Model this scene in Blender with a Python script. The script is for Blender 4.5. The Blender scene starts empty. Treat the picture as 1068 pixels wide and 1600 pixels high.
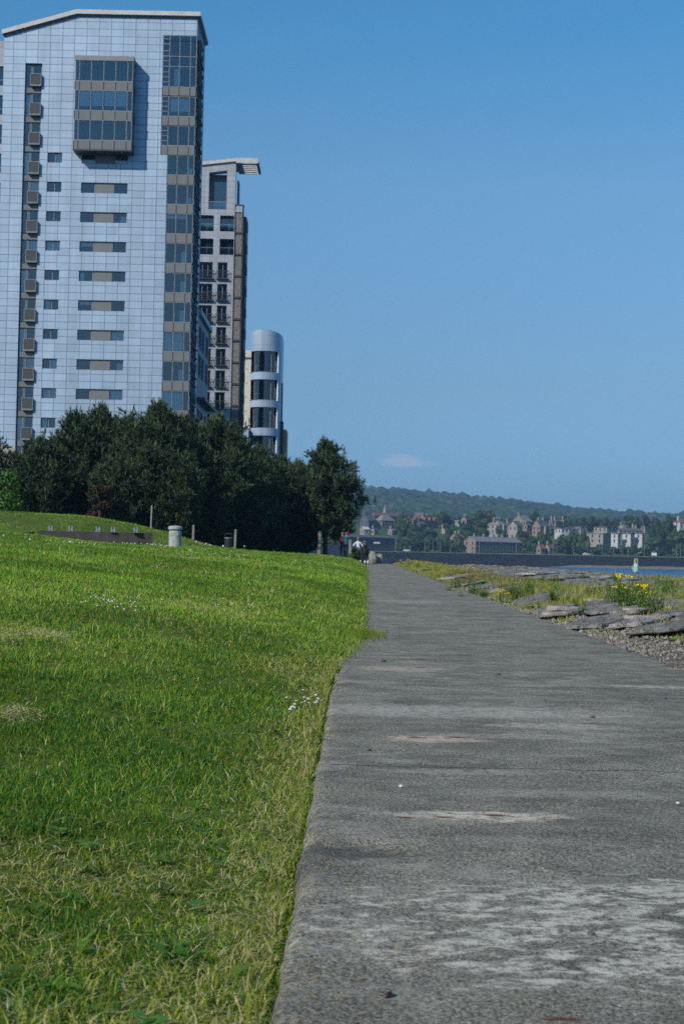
HAZE = 1.9e-4; SUN = 4.2; SKY = .08; CLOUD = (3.0, 3.5, 4.3, 1); EXPO = 0.0
SKYRAMP = [(.0,(.40,.64,1.13)),(.047,(.44,.74,1.20)),(.117,(.64,.87,1.09)),(.25,(.88,1.29,1.45)),(.35,(.62,1.40,1.68)),(.7,(.55,1.3,1.7))]
DENO = False
import bpy, bmesh, math, random
import numpy as np
from mathutils import Vector, Matrix
random.seed(7); rng = np.random.default_rng(11)
S = bpy.context.scene; COL = S.collection
RAD = math.radians
# ------------------------------------------------------------------ camera maths
F = 2222.2; ROLL = 0.02; PITCH = math.atan(64/F); CAMH = 0.7
RM = Matrix.Rotation(math.pi/2+PITCH, 3, 'X') @ Matrix.Rotation(ROLL, 3, 'Z')
def ray(px, py):
    w = RM @ Vector(((px-534)/F, -(py-800)/F, -1.0)); return w/w.y
def at(px, py, Y): return Vector((0, 0, CAMH)) + ray(px, py)*Y
def onz(px, py, z=0.0):
    r = ray(px, py); return Vector((0, 0, CAMH)) + r*((z-CAMH)/r.z)
# ------------------------------------------------------------------ mesh builder
class MB:
    def __init__(s): s.v = []; s.f = []; s.m = []
    def face(s, pts, m=0):
        i = len(s.v); s.v += [tuple(p) for p in pts]; s.f.append(tuple(range(i, i+len(pts)))); s.m.append(m)
    def box(s, x0, x1, y0, y1, z0, z1, m=0):
        i = len(s.v)
        s.v += [(x0,y0,z0),(x1,y0,z0),(x1,y1,z0),(x0,y1,z0),(x0,y0,z1),(x1,y0,z1),(x1,y1,z1),(x0,y1,z1)]
        for q in ((0,3,2,1),(4,5,6,7),(0,1,5,4),(1,2,6,5),(2,3,7,6),(3,0,4,7)):
            s.f.append(tuple(i+k for k in q)); s.m.append(m)
        return s
    def prism_y(s, pts, y0, y1, m=0):          # polygon in x,z (counter-clockwise seen from -y) extruded along y
        i = len(s.v); n = len(pts)
        s.v += [(x,y0,z) for x,z in pts] + [(x,y1,z) for x,z in pts]
        s.f.append(tuple(i+k for k in range(n))); s.m.append(m)
        s.f.append(tuple(i+n+k for k in reversed(range(n)))); s.m.append(m)
        for k in range(n):
            j = (k+1) % n; s.f.append((i+j, i+k, i+n+k, i+n+j)); s.m.append(m)
        return s
    def prism_z(s, pts, z0, z1, m=0, top=None):   # polygon in x,y extruded along z; top may be a height per point
        i = len(s.v); n = len(pts)
        s.v += [(x,y,z0) for x,y in pts] + [(x,y,(top[k] if top else z1)) for k,(x,y) in enumerate(pts)]
        s.f.append(tuple(i+k for k in reversed(range(n)))); s.m.append(m)
        s.f.append(tuple(i+n+k for k in range(n))); s.m.append(m)
        for k in range(n):
            j = (k+1) % n; s.f.append((i+k, i+j, i+n+j, i+n+k)); s.m.append(m)
        return s
    def tube(s, pts, rad, n=7, m=0, caps=True):
        pts = [Vector(p) for p in pts]; k0 = len(s.v)
        for k, p in enumerate(pts):
            d = (pts[min(k+1, len(pts)-1)] - pts[max(k-1, 0)]).normalized()
            a = d.orthogonal().normalized(); b = d.cross(a)
            if k and a.dot(pa) < 0: pass
            pa = a
            if abs(d.z) > .7:
                a = Vector((1,0,0)); a = (a - d*a.dot(d)).normalized(); b = d.cross(a)
            r = rad[k] if isinstance(rad, (list, tuple)) else rad
            for q in range(n):
                t = 2*math.pi*q/n; s.v.append(tuple(p + a*(r*math.cos(t)) + b*(r*math.sin(t))))
        for k in range(len(pts)-1):
            for q in range(n):
                q2 = (q+1) % n
                s.f.append((k0+k*n+q, k0+k*n+q2, k0+(k+1)*n+q2, k0+(k+1)*n+q)); s.m.append(m)
        if caps:
            s.f.append(tuple(k0+q for q in reversed(range(n)))); s.m.append(m)
            e = k0+(len(pts)-1)*n; s.f.append(tuple(e+q for q in range(n))); s.m.append(m)
        return s
    def lathe(s, prof, n=20, cx=0, cy=0, m=0):
        k0 = len(s.v)
        for r, z in prof:
            for q in range(n):
                t = 2*math.pi*q/n; s.v.append((cx+r*math.cos(t), cy+r*math.sin(t), z))
        for k in range(len(prof)-1):
            for q in range(n):
                q2 = (q+1) % n
                s.f.append((k0+k*n+q, k0+k*n+q2, k0+(k+1)*n+q2, k0+(k+1)*n+q)); s.m.append(m)
        s.f.append(tuple(k0+q for q in reversed(range(n)))); s.m.append(m)
        e = k0+(len(prof)-1)*n; s.f.append(tuple(e+q for q in range(n))); s.m.append(m)
        return s
    def mesh(s, name, mats, smooth=False):
        me = bpy.data.meshes.new(name); me.from_pydata(s.v, [], s.f)
        for m in (mats if isinstance(mats, (list, tuple)) else [mats]): me.materials.append(m)
        me.polygons.foreach_set('material_index', s.m)
        if smooth: me.polygons.foreach_set('use_smooth', [True]*len(me.polygons))
        me.update(); return me
    def build(s, name, mats, parent=None, loc=(0,0,0), rz=0, smooth=False):
        return ob(name, s.mesh(name, mats, smooth), parent, loc, rz)
def ob(name, me, parent=None, loc=(0,0,0), rz=0):
    o = bpy.data.objects.new(name, me); COL.objects.link(o); o.location = loc; o.rotation_euler = (0, 0, rz)
    if parent: o.parent = parent
    return o
def tag(o, label, cat, group=None, kind=None):
    o['label'] = label; o['category'] = cat
    if group: o['group'] = group
    if kind: o['kind'] = kind
    return o
def thing(name, label, cat, loc=(0,0,0), rz=0, group=None):
    return tag(ob(name, None, None, loc, rz), label, cat, group)
def structure(o): o['kind'] = 'structure'; return o
def copy_tree(o, parent=None):
    c = o.copy(); COL.objects.link(c)
    if parent: c.parent = parent
    for ch in list(o.children): copy_tree(ch, c)
    return c
def np_mesh(name, V, T, mats, tint=None, smooth=False):
    """triangle or quad mesh from numpy arrays, tint is a colour per vertex"""
    me = bpy.data.meshes.new(name); n = T.shape[1]
    me.vertices.add(len(V)); me.vertices.foreach_set('co', np.asarray(V, np.float32).ravel())
    me.loops.add(T.size); me.loops.foreach_set('vertex_index', np.asarray(T, np.int32).ravel())
    me.polygons.add(len(T)); me.polygons.foreach_set('loop_start', np.arange(len(T), dtype=np.int32)*n)
    me.polygons.foreach_set('loop_total', np.full(len(T), n, np.int32))
    if smooth: me.polygons.foreach_set('use_smooth', np.ones(len(T), bool))
    for m in (mats if isinstance(mats, (list, tuple)) else [mats]): me.materials.append(m)
    if tint is not None:
        a = me.color_attributes.new('tint', 'FLOAT_COLOR', 'POINT')
        c = np.ones((len(V), 4), np.float32); c[:, :3] = tint; a.data.foreach_set('color', c.ravel())
    me.update(); me.validate(); return me
def vnoise(x, y, seed=0):
    """smooth value noise in 0..1"""
    x = np.asarray(x, float); y = np.asarray(y, float)
    xi = np.floor(x).astype(np.int64); yi = np.floor(y).astype(np.int64); fx = x-xi; fy = y-yi
    fx = fx*fx*(3-2*fx); fy = fy*fy*(3-2*fy)
    def h(a, b):
        n = (a*374761393 + b*668265263 + seed*982451653) & 0x7fffffff
        n = ((n ^ (n >> 13))*1274126177) & 0x7fffffff
        return ((n ^ (n >> 16)) & 0xffff)/65535.0
    return (h(xi,yi)*(1-fx)+h(xi+1,yi)*fx)*(1-fy) + (h(xi,yi+1)*(1-fx)+h(xi+1,yi+1)*fx)*fy
def fbm(x, y, seed=0, o=4):
    r = 0; a = .5; t = 0
    for k in range(o): r = r + a*vnoise(x*2**k, y*2**k, seed+k); t += a; a *= .5
    return r/t
def smooth01(t): t = np.clip(t, 0, 1); return t*t*(3-2*t)
# ------------------------------------------------------------------ materials
class NT:
    def __init__(s, name):
        s.mat = bpy.data.materials.new(name); s.mat.use_nodes = True; s.t = s.mat.node_tree; s.t.nodes.clear()
        s.out = s.n('ShaderNodeOutputMaterial')
    def n(s, typ, ins=None, **kw):
        nd = s.t.nodes.new(typ)
        for k, v in kw.items(): setattr(nd, k, v)
        for k, v in (ins or {}).items(): s.set(nd, k, v)
        return nd
    def set(s, nd, k, v):
        i = nd.inputs[k]
        if isinstance(v, bpy.types.NodeSocket): s.t.links.new(v, i)
        elif isinstance(v, bpy.types.Node): s.t.links.new(v.outputs[0], i)
        else:
            if isinstance(v, (tuple, list)) and len(v) == 3 and i.type == 'RGBA': v = (*v, 1)
            i.default_value = v
    def coord(s, scale=(1,1,1), kind='Object', rot=(0,0,0)):
        tc = s.n('ShaderNodeTexCoord'); return s.n('ShaderNodeMapping', {'Vector': tc.outputs[kind], 'Scale': scale, 'Rotation': rot})
    def noise(s, vec, scale, detail=4, rough=.55, dist=0):
        return s.n('ShaderNodeTexNoise', {'Vector': vec, 'Scale': scale, 'Detail': detail, 'Roughness': rough, 'Distortion': dist}).outputs['Fac']
    def ramp(s, fac, stops):
        r = s.n('ShaderNodeValToRGB', {'Fac': fac}); e = r.color_ramp.elements
        while len(e) < len(stops): e.new(.5)
        for q, (p, c) in zip(e, stops):
            q.position = p; q.color = (c, c, c, 1) if isinstance(c, (int, float)) else (*c, 1)
        return r.outputs[0]
    def mix(s, fac, a, b, mode='MIX'):
        nd = s.n('ShaderNodeMix', data_type='RGBA', blend_type=mode)
        s.set(nd, 0, fac); s.set(nd, 6, a); s.set(nd, 7, b); return nd.outputs[2]
    def math(s, op, a, b=0, clamp=False):
        nd = s.n('ShaderNodeMath', operation=op, use_clamp=clamp); s.set(nd, 0, a); s.set(nd, 1, b); return nd.outputs[0]
    def bump(s, h, strength=.3, dist=.02): return s.n('ShaderNodeBump', {'Height': h, 'Strength': strength, 'Distance': dist}).outputs[0]
    def bsdf(s, color, rough=.7, metal=0, normal=None, spec=.4, **kw):
        ins = {'Base Color': color, 'Roughness': rough, 'Metallic': metal, 'Specular IOR Level': spec}; ins.update(kw)
        if normal is not None: ins['Normal'] = normal
        b = s.n('ShaderNodeBsdfPrincipled', ins); s.t.links.new(b.outputs[0], s.out.inputs[0]); return b
    def surf(s, sh): s.t.links.new(sh.outputs[0] if isinstance(sh, bpy.types.Node) else sh, s.out.inputs[0]); return s.mat
def plain(name, col, rough=.7, metal=0, var=.25, scale=3, spec=.4, bump=0):
    m = NT(name); c = m.coord(); f = m.noise(c, scale, 5)
    lo = tuple(x*(1-var) for x in col); hi = tuple(min(1, x*(1+var)) for x in col)
    cc = m.ramp(f, [(.3, lo), (.7, hi)])
    nm = m.bump(m.noise(c, scale*6, 4), bump, .02) if bump else None
    m.bsdf(cc, rough, metal, nm, spec); return m.mat
def tinted(name, rough=.6, trans=.35, spec=.3, gain=1.0):
    """leaf material: colour from the mesh's tint attribute, part of the light passes through"""
    m = NT(name); a = m.n('ShaderNodeVertexColor', layer_name='tint')
    b = m.n('ShaderNodeBsdfPrincipled', {'Base Color': a.outputs[0], 'Roughness': rough, 'Specular IOR Level': spec})
    t = m.n('ShaderNodeBsdfTranslucent', {'Color': m.mix(1.0, a.outputs[0], (1.25, 1.35, .6), 'MULTIPLY')})
    x = m.n('ShaderNodeMixShader', {0: trans, 1: b.outputs[0], 2: t.outputs[0]}); m.surf(x); return m.mat
def panelled(name, col, w, h, ox=0, oz=0, joint=.03, jc=None, rough=.45, metal=.0, var=.06, spec=.5, jdark=.35):
    """cladding panels with open joints on x+y / z"""
    m = NT(name); tc = m.n('ShaderNodeTexCoord'); sp = m.n('ShaderNodeSeparateXYZ', {0: tc.outputs['Object']})
    cv = m.n('ShaderNodeCombineXYZ', {0: m.math('ADD', m.math('ADD', sp.outputs[0], sp.outputs[1]), ox), 1: m.math('ADD', sp.outputs[2], oz)})
    lo = tuple(x*(1-var) for x in col); hi = tuple(x*(1+var) for x in col)
    jc = jc or tuple(x*jdark for x in col)
    br = m.n('ShaderNodeTexBrick', {'Vector': cv, 'Color1': lo, 'Color2': hi, 'Mortar': jc, 'Scale': 1.0, 'Mortar Size': joint, 'Mortar Smooth': .15, 'Bias': 0.0, 'Brick Width': w, 'Row Height': h}, offset=0.0, squash=1.0)
    dirt = m.mix(1.0, m.ramp(m.noise(m.coord((.25, .25, .06)), 1.6, 5), [(.3, .86), (.75, 1.08)]), m.ramp(m.noise(m.coord((2.2, 2.2, .05)), 1.5, 4), [(.35, .93), (.6, 1.03)]), 'MULTIPLY')
    c = m.mix(1.0, br.outputs[0], dirt, 'MULTIPLY')
    wob = m.bump(m.noise(cv, .9, 2), .10, .1)
    m.bsdf(c, rough, metal, wob, spec); return m.mat
def glassy(name, tint=(.74,.85,.91), refl=.13, rough=.02):
    m = NT(name)
    lw = m.n('ShaderNodeFresnel', {'IOR': 1.5}); fac = m.math('ADD', lw.outputs[0], refl-.04, True)
    wob = m.bump(m.noise(m.coord(), .7, 2), .04, .1)
    g = m.n('ShaderNodeBsdfGlossy', {'Color': (.85,.93,1), 'Roughness': rough, 'Normal': wob}); t = m.n('ShaderNodeBsdfTransparent', {'Color': tint})
    return m.surf(m.n('ShaderNodeMixShader', {0: fac, 1: t.outputs[0], 2: g.outputs[0]}))
M = {}
M['panel'] = panelled('silver_panels', (.325,.43,.545), 1.2, .7275, ox=.05, oz=-39.55+.7275*60, joint=.028, rough=.5, metal=.15, jdark=.33, var=.075)
M['panel2'] = panelled('pale_panels', (.33,.36,.39), 1.0, .7275, ox=.2, oz=.1, joint=.022, rough=.6, jdark=.5)
M['metal_roof'] = plain('pale_roof_metal', (.46,.46,.44), .55, .1, .12, 1.2)
M['soffit'] = plain('dark_soffit', (.10,.11,.12), .6)
M['beige'] = plain('beige_spandrel', (.155,.165,.168), .8, 0, .07, 1.0)
M['frame'] = plain('grey_frame', (.21,.22,.23), .7, 0, .08)
M['dframe'] = plain('dark_frame', (.05,.055,.06), .5, .2, .1)
M['glass'] = glassy('window_glass')
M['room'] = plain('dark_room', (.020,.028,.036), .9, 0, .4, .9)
M['curtain'] = plain('pale_curtain', (.80,.90,.90), .9, 0, .15, 6)
M['blind'] = plain('pale_blind', (.84,.92,.94), .9, 0, .1, 3)
M['rail'] = plain('balcony_mesh', (.06,.065,.07), .85, 0, .15, 30)
M['basestone'] = panelled('base_stone', (.36,.35,.34), 1.2, .6, joint=.015, rough=.8, jdark=.6)
M['stonecol'] = plain('rough_stone_panel', (.165,.155,.147), .9, 0, .35, 4, bump=.5)
M['darkclad'] = plain('dark_cladding', (.055,.06,.068), .6, 0, .2)
M['cream'] = plain('cream_render', (.58,.55,.48), .8, 0, .06, 1)
M['bluemetal'] = panelled('blue_metal_skin', (.38,.475,.575), 1.15, 1.3, joint=.014, rough=.38, metal=.25, jdark=.6)
M['ochre'] = plain('ochre_wall', (.50,.33,.15), .8, 0, .08, 1)
M['brown'] = plain('brown_metal', (.09,.055,.045), .6, 0, .2)
M['greenglass'] = glassy('green_glass', (.40,.62,.55), .12)
M['shadeclad'] = panelled('shaded_clad', (.13,.165,.21), 1.5, 1.45, joint=.03, rough=.5, jdark=.4)  # cladding of the faces turned from the sun, shade put into its colour
# ================================================================== MAIN TOWER
FL = 2.91
def facade(mb, x0, x1, z0, z1, ops, y=0.0, rev=.28, m=0, mr=0):
    """front wall facing -y with real openings (xa,xb,za,zb) and reveals"""
    xs = sorted({x0, x1} | {min(max(v, x0), x1) for o in ops for v in o[:2]})
    zs = sorted({z0, z1} | {min(max(v, z0), z1) for o in ops for v in o[2:4]})
    for i in range(len(xs)-1):
        for j in range(len(zs)-1):
            cx = (xs[i]+xs[i+1])/2; cz = (zs[j]+zs[j+1])/2
            if any(o[0] < cx < o[1] and o[2] < cz < o[3] for o in ops): continue
            mb.face([(xs[i],y,zs[j]), (xs[i+1],y,zs[j]), (xs[i+1],y,zs[j+1]), (xs[i],y,zs[j+1])], m)
    for o in ops:
        a, b, c, d = o[:4]
        mb.face([(a,y,c),(a,y+rev,c),(a,y+rev,d),(a,y,d)], mr)
        if b < x1-1e-6: mb.face([(b,y+rev,c),(b,y,c),(b,y,d),(b,y+rev,d)], mr)
        mb.face([(a,y,c),(b,y,c),(b,y+rev,c),(a,y+rev,c)], mr)
        mb.face([(a,y+rev,d),(b,y+rev,d),(b,y,d),(a,y,d)], mr)
def frame_mesh(name, w, h, bars=(), rails=(), t=.055, d=.07, y=.18, mat='frame'):
    mb = MB(); mb.box(0,t,y,y+d,0,h); mb.box(w-t,w,y,y+d,0,h); mb.box(t,w-t,y,y+d,0,t); mb.box(t,w-t,y,y+d,h-t,h)
    for b in bars: mb.box(b-t/2,b+t/2,y-.003,y+d-.003,t,h-t)
    for (a, b, r) in rails: mb.box(a,b,y+.004,y+d-.006,r-t/2,r+t/2)
    return mb.mesh(name, M[mat])
def pane_mesh(name, w, h, y=.22, mat='glass', x0=.03):
    mb = MB(); mb.face([(x0,y,.03),(w-x0,y,.03),(w-x0,y,h-.03),(x0,y,h-.03)]); return mb.mesh(name, M[mat])
def room_mesh(name, w, h, y0=.29, y1=1.6):
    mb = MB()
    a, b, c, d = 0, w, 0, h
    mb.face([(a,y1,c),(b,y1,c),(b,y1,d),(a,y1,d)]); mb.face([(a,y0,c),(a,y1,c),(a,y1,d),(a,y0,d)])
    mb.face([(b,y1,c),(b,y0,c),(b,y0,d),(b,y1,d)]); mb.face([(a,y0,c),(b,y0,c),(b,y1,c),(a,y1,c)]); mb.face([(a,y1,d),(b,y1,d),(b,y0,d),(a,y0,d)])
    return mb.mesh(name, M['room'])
def curtain_mesh(name, x0, x1, z0, z1, y=.36, mat='curtain', folds=True):
    mb = MB(); n = max(2, int((x1-x0)/.06)) if folds else 1
    for k in range(n):
        xa = x0+(x1-x0)*k/n; xb = x0+(x1-x0)*(k+1)/n; ya = y+(.03 if k % 2 else 0)*folds; yb = y+(.03 if (k+1) % 2 else 0)*folds
        mb.face([(xa,ya,z0),(xb,yb,z0),(xb,yb,z1),(xa,ya,z1)])
    return mb.mesh(name, M[mat])
def window(parent, loc, fm, pm, rm, cm=None, name='window'):
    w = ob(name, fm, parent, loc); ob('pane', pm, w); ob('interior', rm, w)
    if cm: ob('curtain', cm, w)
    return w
tower = thing('apartment_tower', 'tallest silver panelled apartment tower with a glazed bay and sloping roof edge', 'tower block', (-15.2,139,0))
SM0, SL0 = 39.55, 36.57
ops = [(-16.85,-15.2,7.0,48.38)]
for k in range(11): ops.append((-14.42,-13.0,SM0-1.0-FL*k,SM0-FL*k))
for k in range(11): ops.append((-11.08,-6.5,SM0-1.04-FL*k,SM0-.02-FL*k))
ops.append((-2.68,0,6.0,39.6)); ops.append((-3.35,0,39.6,50.9))
mb = MB(); facade(mb, -19.0, 0, 10.6, 50.9, ops)
mb.prism_y([(-19,50.9),(-3.35,50.9),(-3.35,53.2),(-11.85,53.2),(-19,51.1)], 0, .3)
mb.prism_y([(-3.35,51.45),(0,51.45),(0,53.2),(-3.35,53.2)], 0, .3)
mb.box(-19,-.004,7.1,7.5,0,51); mb.face([(-19,7.5,0),(-19,0,0),(-19,0,51.1),(-19,7.5,51.1)])
mb.build('wall', M['panel'], tower)
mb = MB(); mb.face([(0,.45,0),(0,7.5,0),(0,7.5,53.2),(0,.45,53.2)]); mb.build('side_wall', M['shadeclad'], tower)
mb = MB(); facade(mb, -19.0, 0, 0, 10.597, [o for o in ops if o[2] < 10.5], y=-.003)
mb.build('base_wall', M['basestone'], tower)
# roof edge: a pale cap over a dark shadow gap
mb = MB(); c0 = [(-19.15,51.14),(-11.88,53.30),(.18,53.30)]
mb.prism_y([(-19.0,50.98),(-11.85,53.12),(.05,53.12),(.18,53.30),(-11.88,53.30),(-19.15,51.14)], -.12, 7.6, 1)
mb.prism_y([(-19.2,51.143),(-11.88,53.303),(.32,53.303),(.30,53.72),(-11.95,53.72),(-19.2,51.56)], -.34, 7.8, 0)
for q in range(3): mb.box(-17.6+q*2.2-.05,-17.6+q*2.2+.05,-.36,7.8,51.58+.295*(1.5+q*2.2)*.98,51.64+.295*(1.5+q*2.2)*.98)
mb.build('roof_edge', [M['metal_roof'], M['soffit']], tower)
# small windows
fm = frame_mesh('window', 1.42, 1.0, bars=(.72,)); pm = pane_mesh('pane', 1.42, 1.0); rm = room_mesh('interior', 1.42, 1.0)
ca = curtain_mesh('curtain', .05, 1.37, .02, .97); cb = curtain_mesh('curtain', .62, 1.38, .02, .9); cd_ = curtain_mesh('curtain', .06, .5, .02, .95)
for k in range(11):
    window(tower, (-14.42,0,SM0-1-FL*k), fm, pm, rm, {0: cb, 3: ca, 5: cd_, 7: cb, 8: ca, 9: cd_}.get(k))
# slot windows with a blind grey panel between two panes
fm = frame_mesh('slot_window', 4.58, 1.02, bars=(1.33, 3.28)); pm = pane_mesh('pane', 4.58, 1.02); rm = room_mesh('interior', 4.58, 1.02)
pb = MB(); pb.box(1.36,3.25,.12,.19,.03,.99); pbm = pb.mesh('infill_panel', M['beige'])
cr = curtain_mesh('curtain', 3.35, 4.5, .03, .98); cl = curtain_mesh('curtain', .1, 1.25, .62, .98, folds=False); cs_ = curtain_mesh('curtain', 3.9, 4.5, .03, .7); cq_ = curtain_mesh('curtain', .1, .45, .03, .95)
for k in range(11):
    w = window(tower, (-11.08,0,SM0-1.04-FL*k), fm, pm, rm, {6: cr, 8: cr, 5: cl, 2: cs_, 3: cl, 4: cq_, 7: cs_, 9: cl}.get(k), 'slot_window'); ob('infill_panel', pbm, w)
# left column: doors behind mesh balconies
fm = frame_mesh('balcony_door', 1.65, 2.43, bars=(.57, .70, 1.56), rails=((.57,1.65,1.33),), y=.28, t=.07)
pm = pane_mesh('pane', 1.65, 2.43, y=.33); rm = room_mesh('interior', 1.65, 2.43, .36, 1.7)
rb = MB(); rb.box(.57,1.64,-.26,-.22,.22,1.28); rb.box(.57,.61,-.22,.2,.22,1.28); rb.box(1.60,1.64,-.22,.2,.22,1.28); rb.box(.55,1.66,-.27,.25,.10,.21, 1)
for z in (.22, 1.30): rb.box(.55,1.66,-.285,-.265,z-.03,z+.03, 1)
for x in (.55, 1.6): rb.box(x,x+.06,-.282,-.262,.25,1.27, 1)
rbm = rb.mesh('balcony', [M['rail'], M['frame']])
sp = MB(); sp.box(.02,1.63,.16,.30,0,.5); spm = sp.mesh('spandrel', M['beige'])
dcl = curtain_mesh('curtain', .05, .55, .05, 2.3, y=.42); dcr = curtain_mesh('curtain', .7, 1.55, 1.2, 2.35, y=.42)
for k in range(14):
    zt = 48.38-FL*k
    if zt-2.43 < 7: break
    w = window(tower, (-16.85,0,zt-2.43), fm, pm, rm, {4: dcr, 1: dcl, 3: dcl, 6: dcr, 7: dcl, 9: dcl, 10: dcr, 12: dcl}.get(k), 'balcony_door'); ob('balcony', rbm, w)
    ob('spandrel', spm, tower, (-16.85,0,zt-2.91+.0))
# right-hand glazed corner strip
fm = frame_mesh('corner_window', 2.68, 2.0, bars=(1.0, 2.06), y=.03, t=.06); pm = pane_mesh('pane', 2.68, 2.0, y=.08); rm = room_mesh('interior', 2.68, 2.0, .1, 2.2)
sp = MB(); sp.box(0,2.66,.0,.10,.02,.89)
for x in (.03, 1.0, 2.06): sp.box(x-.03,x+.03,-.03,0,.02,.89, 1)
spm = sp.mesh('spandrel', [M['beige'], M['dframe']])
cfull = curtain_mesh('curtain', .08, 1.9, .05, 1.9, y=.3); cpart = curtain_mesh('curtain', 1.55, 2.1, .05, 1.2, y=.3); cbit = curtain_mesh('curtain', 2.12, 2.45, .05, .8, y=.4); cblind = curtain_mesh('curtain', .08, 2.0, 1.55, 1.95, y=.3, mat='blind', folds=False)
for k in range(11):
    zt = 39.55-FL*k
    window(tower, (-2.68,0,zt-2.0), fm, pm, rm, {0: cbit, 1: cbit, 6: cfull, 8: cfull, 3: cpart, 4: cpart, 5: cpart, 7: cpart, 2: cblind}.get(k), 'corner_window')
    ob('spandrel', spm, tower, (-2.68,0,zt-2.91))
lad = tuple((.05,.68,z) for z in (.5,1.0,1.5))
fm = frame_mesh('corner_window', 3.35, 2.0, bars=(.68, 1.67, 2.73), rails=lad, y=.03, t=.06); pm = pane_mesh('pane', 3.35, 2.0, y=.08); rm = room_mesh('interior', 3.35, 2.0, .1, 2.2)
sp = MB(); sp.box(0,3.33,-.02,.10,.02,.89)
for x in (.03, .68, 1.67, 2.73): sp.box(x-.03,x+.03,-.05,-.02,.02,.89, 1)
spm = sp.mesh('spandrel', [M['beige'], M['dframe']]); cw = curtain_mesh('curtain', .8, 2.6, .55, 1.95, y=.3, mat='blind', folds=False)
for k in range(2):
    zt = 42.46+FL*k
    window(tower, (-3.35,0,zt-2.0), fm, pm, rm, cw if k else None, 'corner_window'); ob('spandrel', spm, tower, (-3.35,0,zt-2.91))
ob('spandrel', spm, tower, (-3.35,0,48.28-.90-1.96+.0))
lad = tuple((.05,.68,z) for z in (.5,1.0,1.5,2.6,3.1,3.6,4.3,4.8,5.3))
fm = frame_mesh('corner_window', 3.35, 5.14, bars=(.68, 1.67, 2.73), rails=lad+((.05,3.3,2.05),(.05,3.3,3.05)), y=.03, t=.06)
pm = pane_mesh('pane', 3.35, 5.14, y=.08); rm = room_mesh('interior', 3.35, 5.14, .1, 2.2); cw = curtain_mesh('curtain', 1.1, 1.6, .3, 2.0, y=.5)
window(tower, (-3.35,0,46.30), fm, pm, rm, cw, 'corner_window')
# thin end wall and fins on the seaward side
mb = MB()
for k in range(15):
    zt = 51.2-FL*k
    mb.prism_y([(0.002,zt-.5),(.36,zt-.1),(.36,zt),(0.002,zt)], .5, 3.2)
    mb.box(.003,.10,.3,6.5,zt-1.05,zt-.98); mb.box(.003,.08,.3,6.5,zt-1.9,zt-1.84)
for y in (1.6, 3.2, 4.9): mb.box(.004,.09,y,y+.08,7,51.2)
mb.build('side_fins', M['dframe'], tower)
mb = MB()
for k in range(15): mb.face([(.001,.5,48.9-FL*k),(.001,6.4,48.9-FL*k),(.001,6.4,50.9-FL*k),(.001,.5,50.9-FL*k)])
mb.build('side_glazing', M['glass'], tower)
# glazed bay
bay = MB(); BX0, BX1, BD = -11.65, -6.0, 1.45
for z0, z1 in ((39.55,40.42),(42.46,43.33),(45.37,46.24)): bay.box(BX0,BX1,-BD,-.01,z0,z1, 0)
bay.box(BX0-.05,BX1+.05,-BD-.06,-.01,48.26,48.74, 2); bay.box(BX0-.04,BX1+.04,-BD-.05,-.012,39.40,39.548, 1)
for z0, z1 in ((39.55,40.42),(42.46,43.33),(45.37,46.24)):
    for x in (.0, .42, 1.58, 2.78, 3.96, 5.12, 5.65): bay.box(BX0+x-.025,BX0+x+.025,-BD-.04,-BD,z0+.03,z1-.03, 1)
    for y in (-.75, -.1): bay.box(BX1,BX1+.04,y-.03,y+.03,z0,z1, 1); bay.box(BX0-.04,BX0,y-.03,y+.03,z0,z1, 1)
bayo = bay.build('bay_window', [M['beige'], M['dframe'], M['frame']], tower)
for k, z in enumerate((40.42,43.33,46.24)):
    h = 2.03
    fb = MB()
    for x in (.03, .42, 1.58, 2.78, 3.96, 5.12, 5.62): fb.box(BX0+x-.03,BX0+x+.03,-BD,-BD+.07,z,z+h)
    for x in (BX0, BX1-.06):
        for y in (-.75, -.08): fb.box(x,x+.06,y-.03,y+.03,z,z+h)
    for zz_ in (z, z+h-.06): fb.box(BX0+.01,BX1-.01,-BD+.004,-BD+.066,zz_,zz_+.06)
    fb.build('window_frame', M['frame'], bayo)
    gb = MB(); e = .03
    gb.face([(BX0+e,-BD+e,z),(BX1-e,-BD+e,z),(BX1-e,-BD+e,z+h),(BX0+e,-BD+e,z+h)])
    gb.face([(BX1-e,-BD+e,z),(BX1-e,-.02,z),(BX1-e,-.02,z+h),(BX1-e,-BD+e,z+h)])
    gb.face([(BX0+e,-.02,z),(BX0+e,-BD+e,z),(BX0+e,-BD+e,z+h),(BX0+e,-.02,z+h)])
    gb.build('pane', M['glass'], bayo)
    ib = MB(); ib.face([(BX0+.1,-.03,z),(BX1-.1,-.03,z),(BX1-.1,-.03,z+h),(BX0+.1,-.03,z+h)])
    ib.build('interior', M['room'], bayo)
    if k == 1:
        for x in (.5, 1.72, 2.9, 4.05): ob('blind', curtain_mesh('blind', BX0+x, BX0+x+.95, z+.5, z+h-.05, y=-BD+.12, mat='blind', folds=False), bayo)
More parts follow.
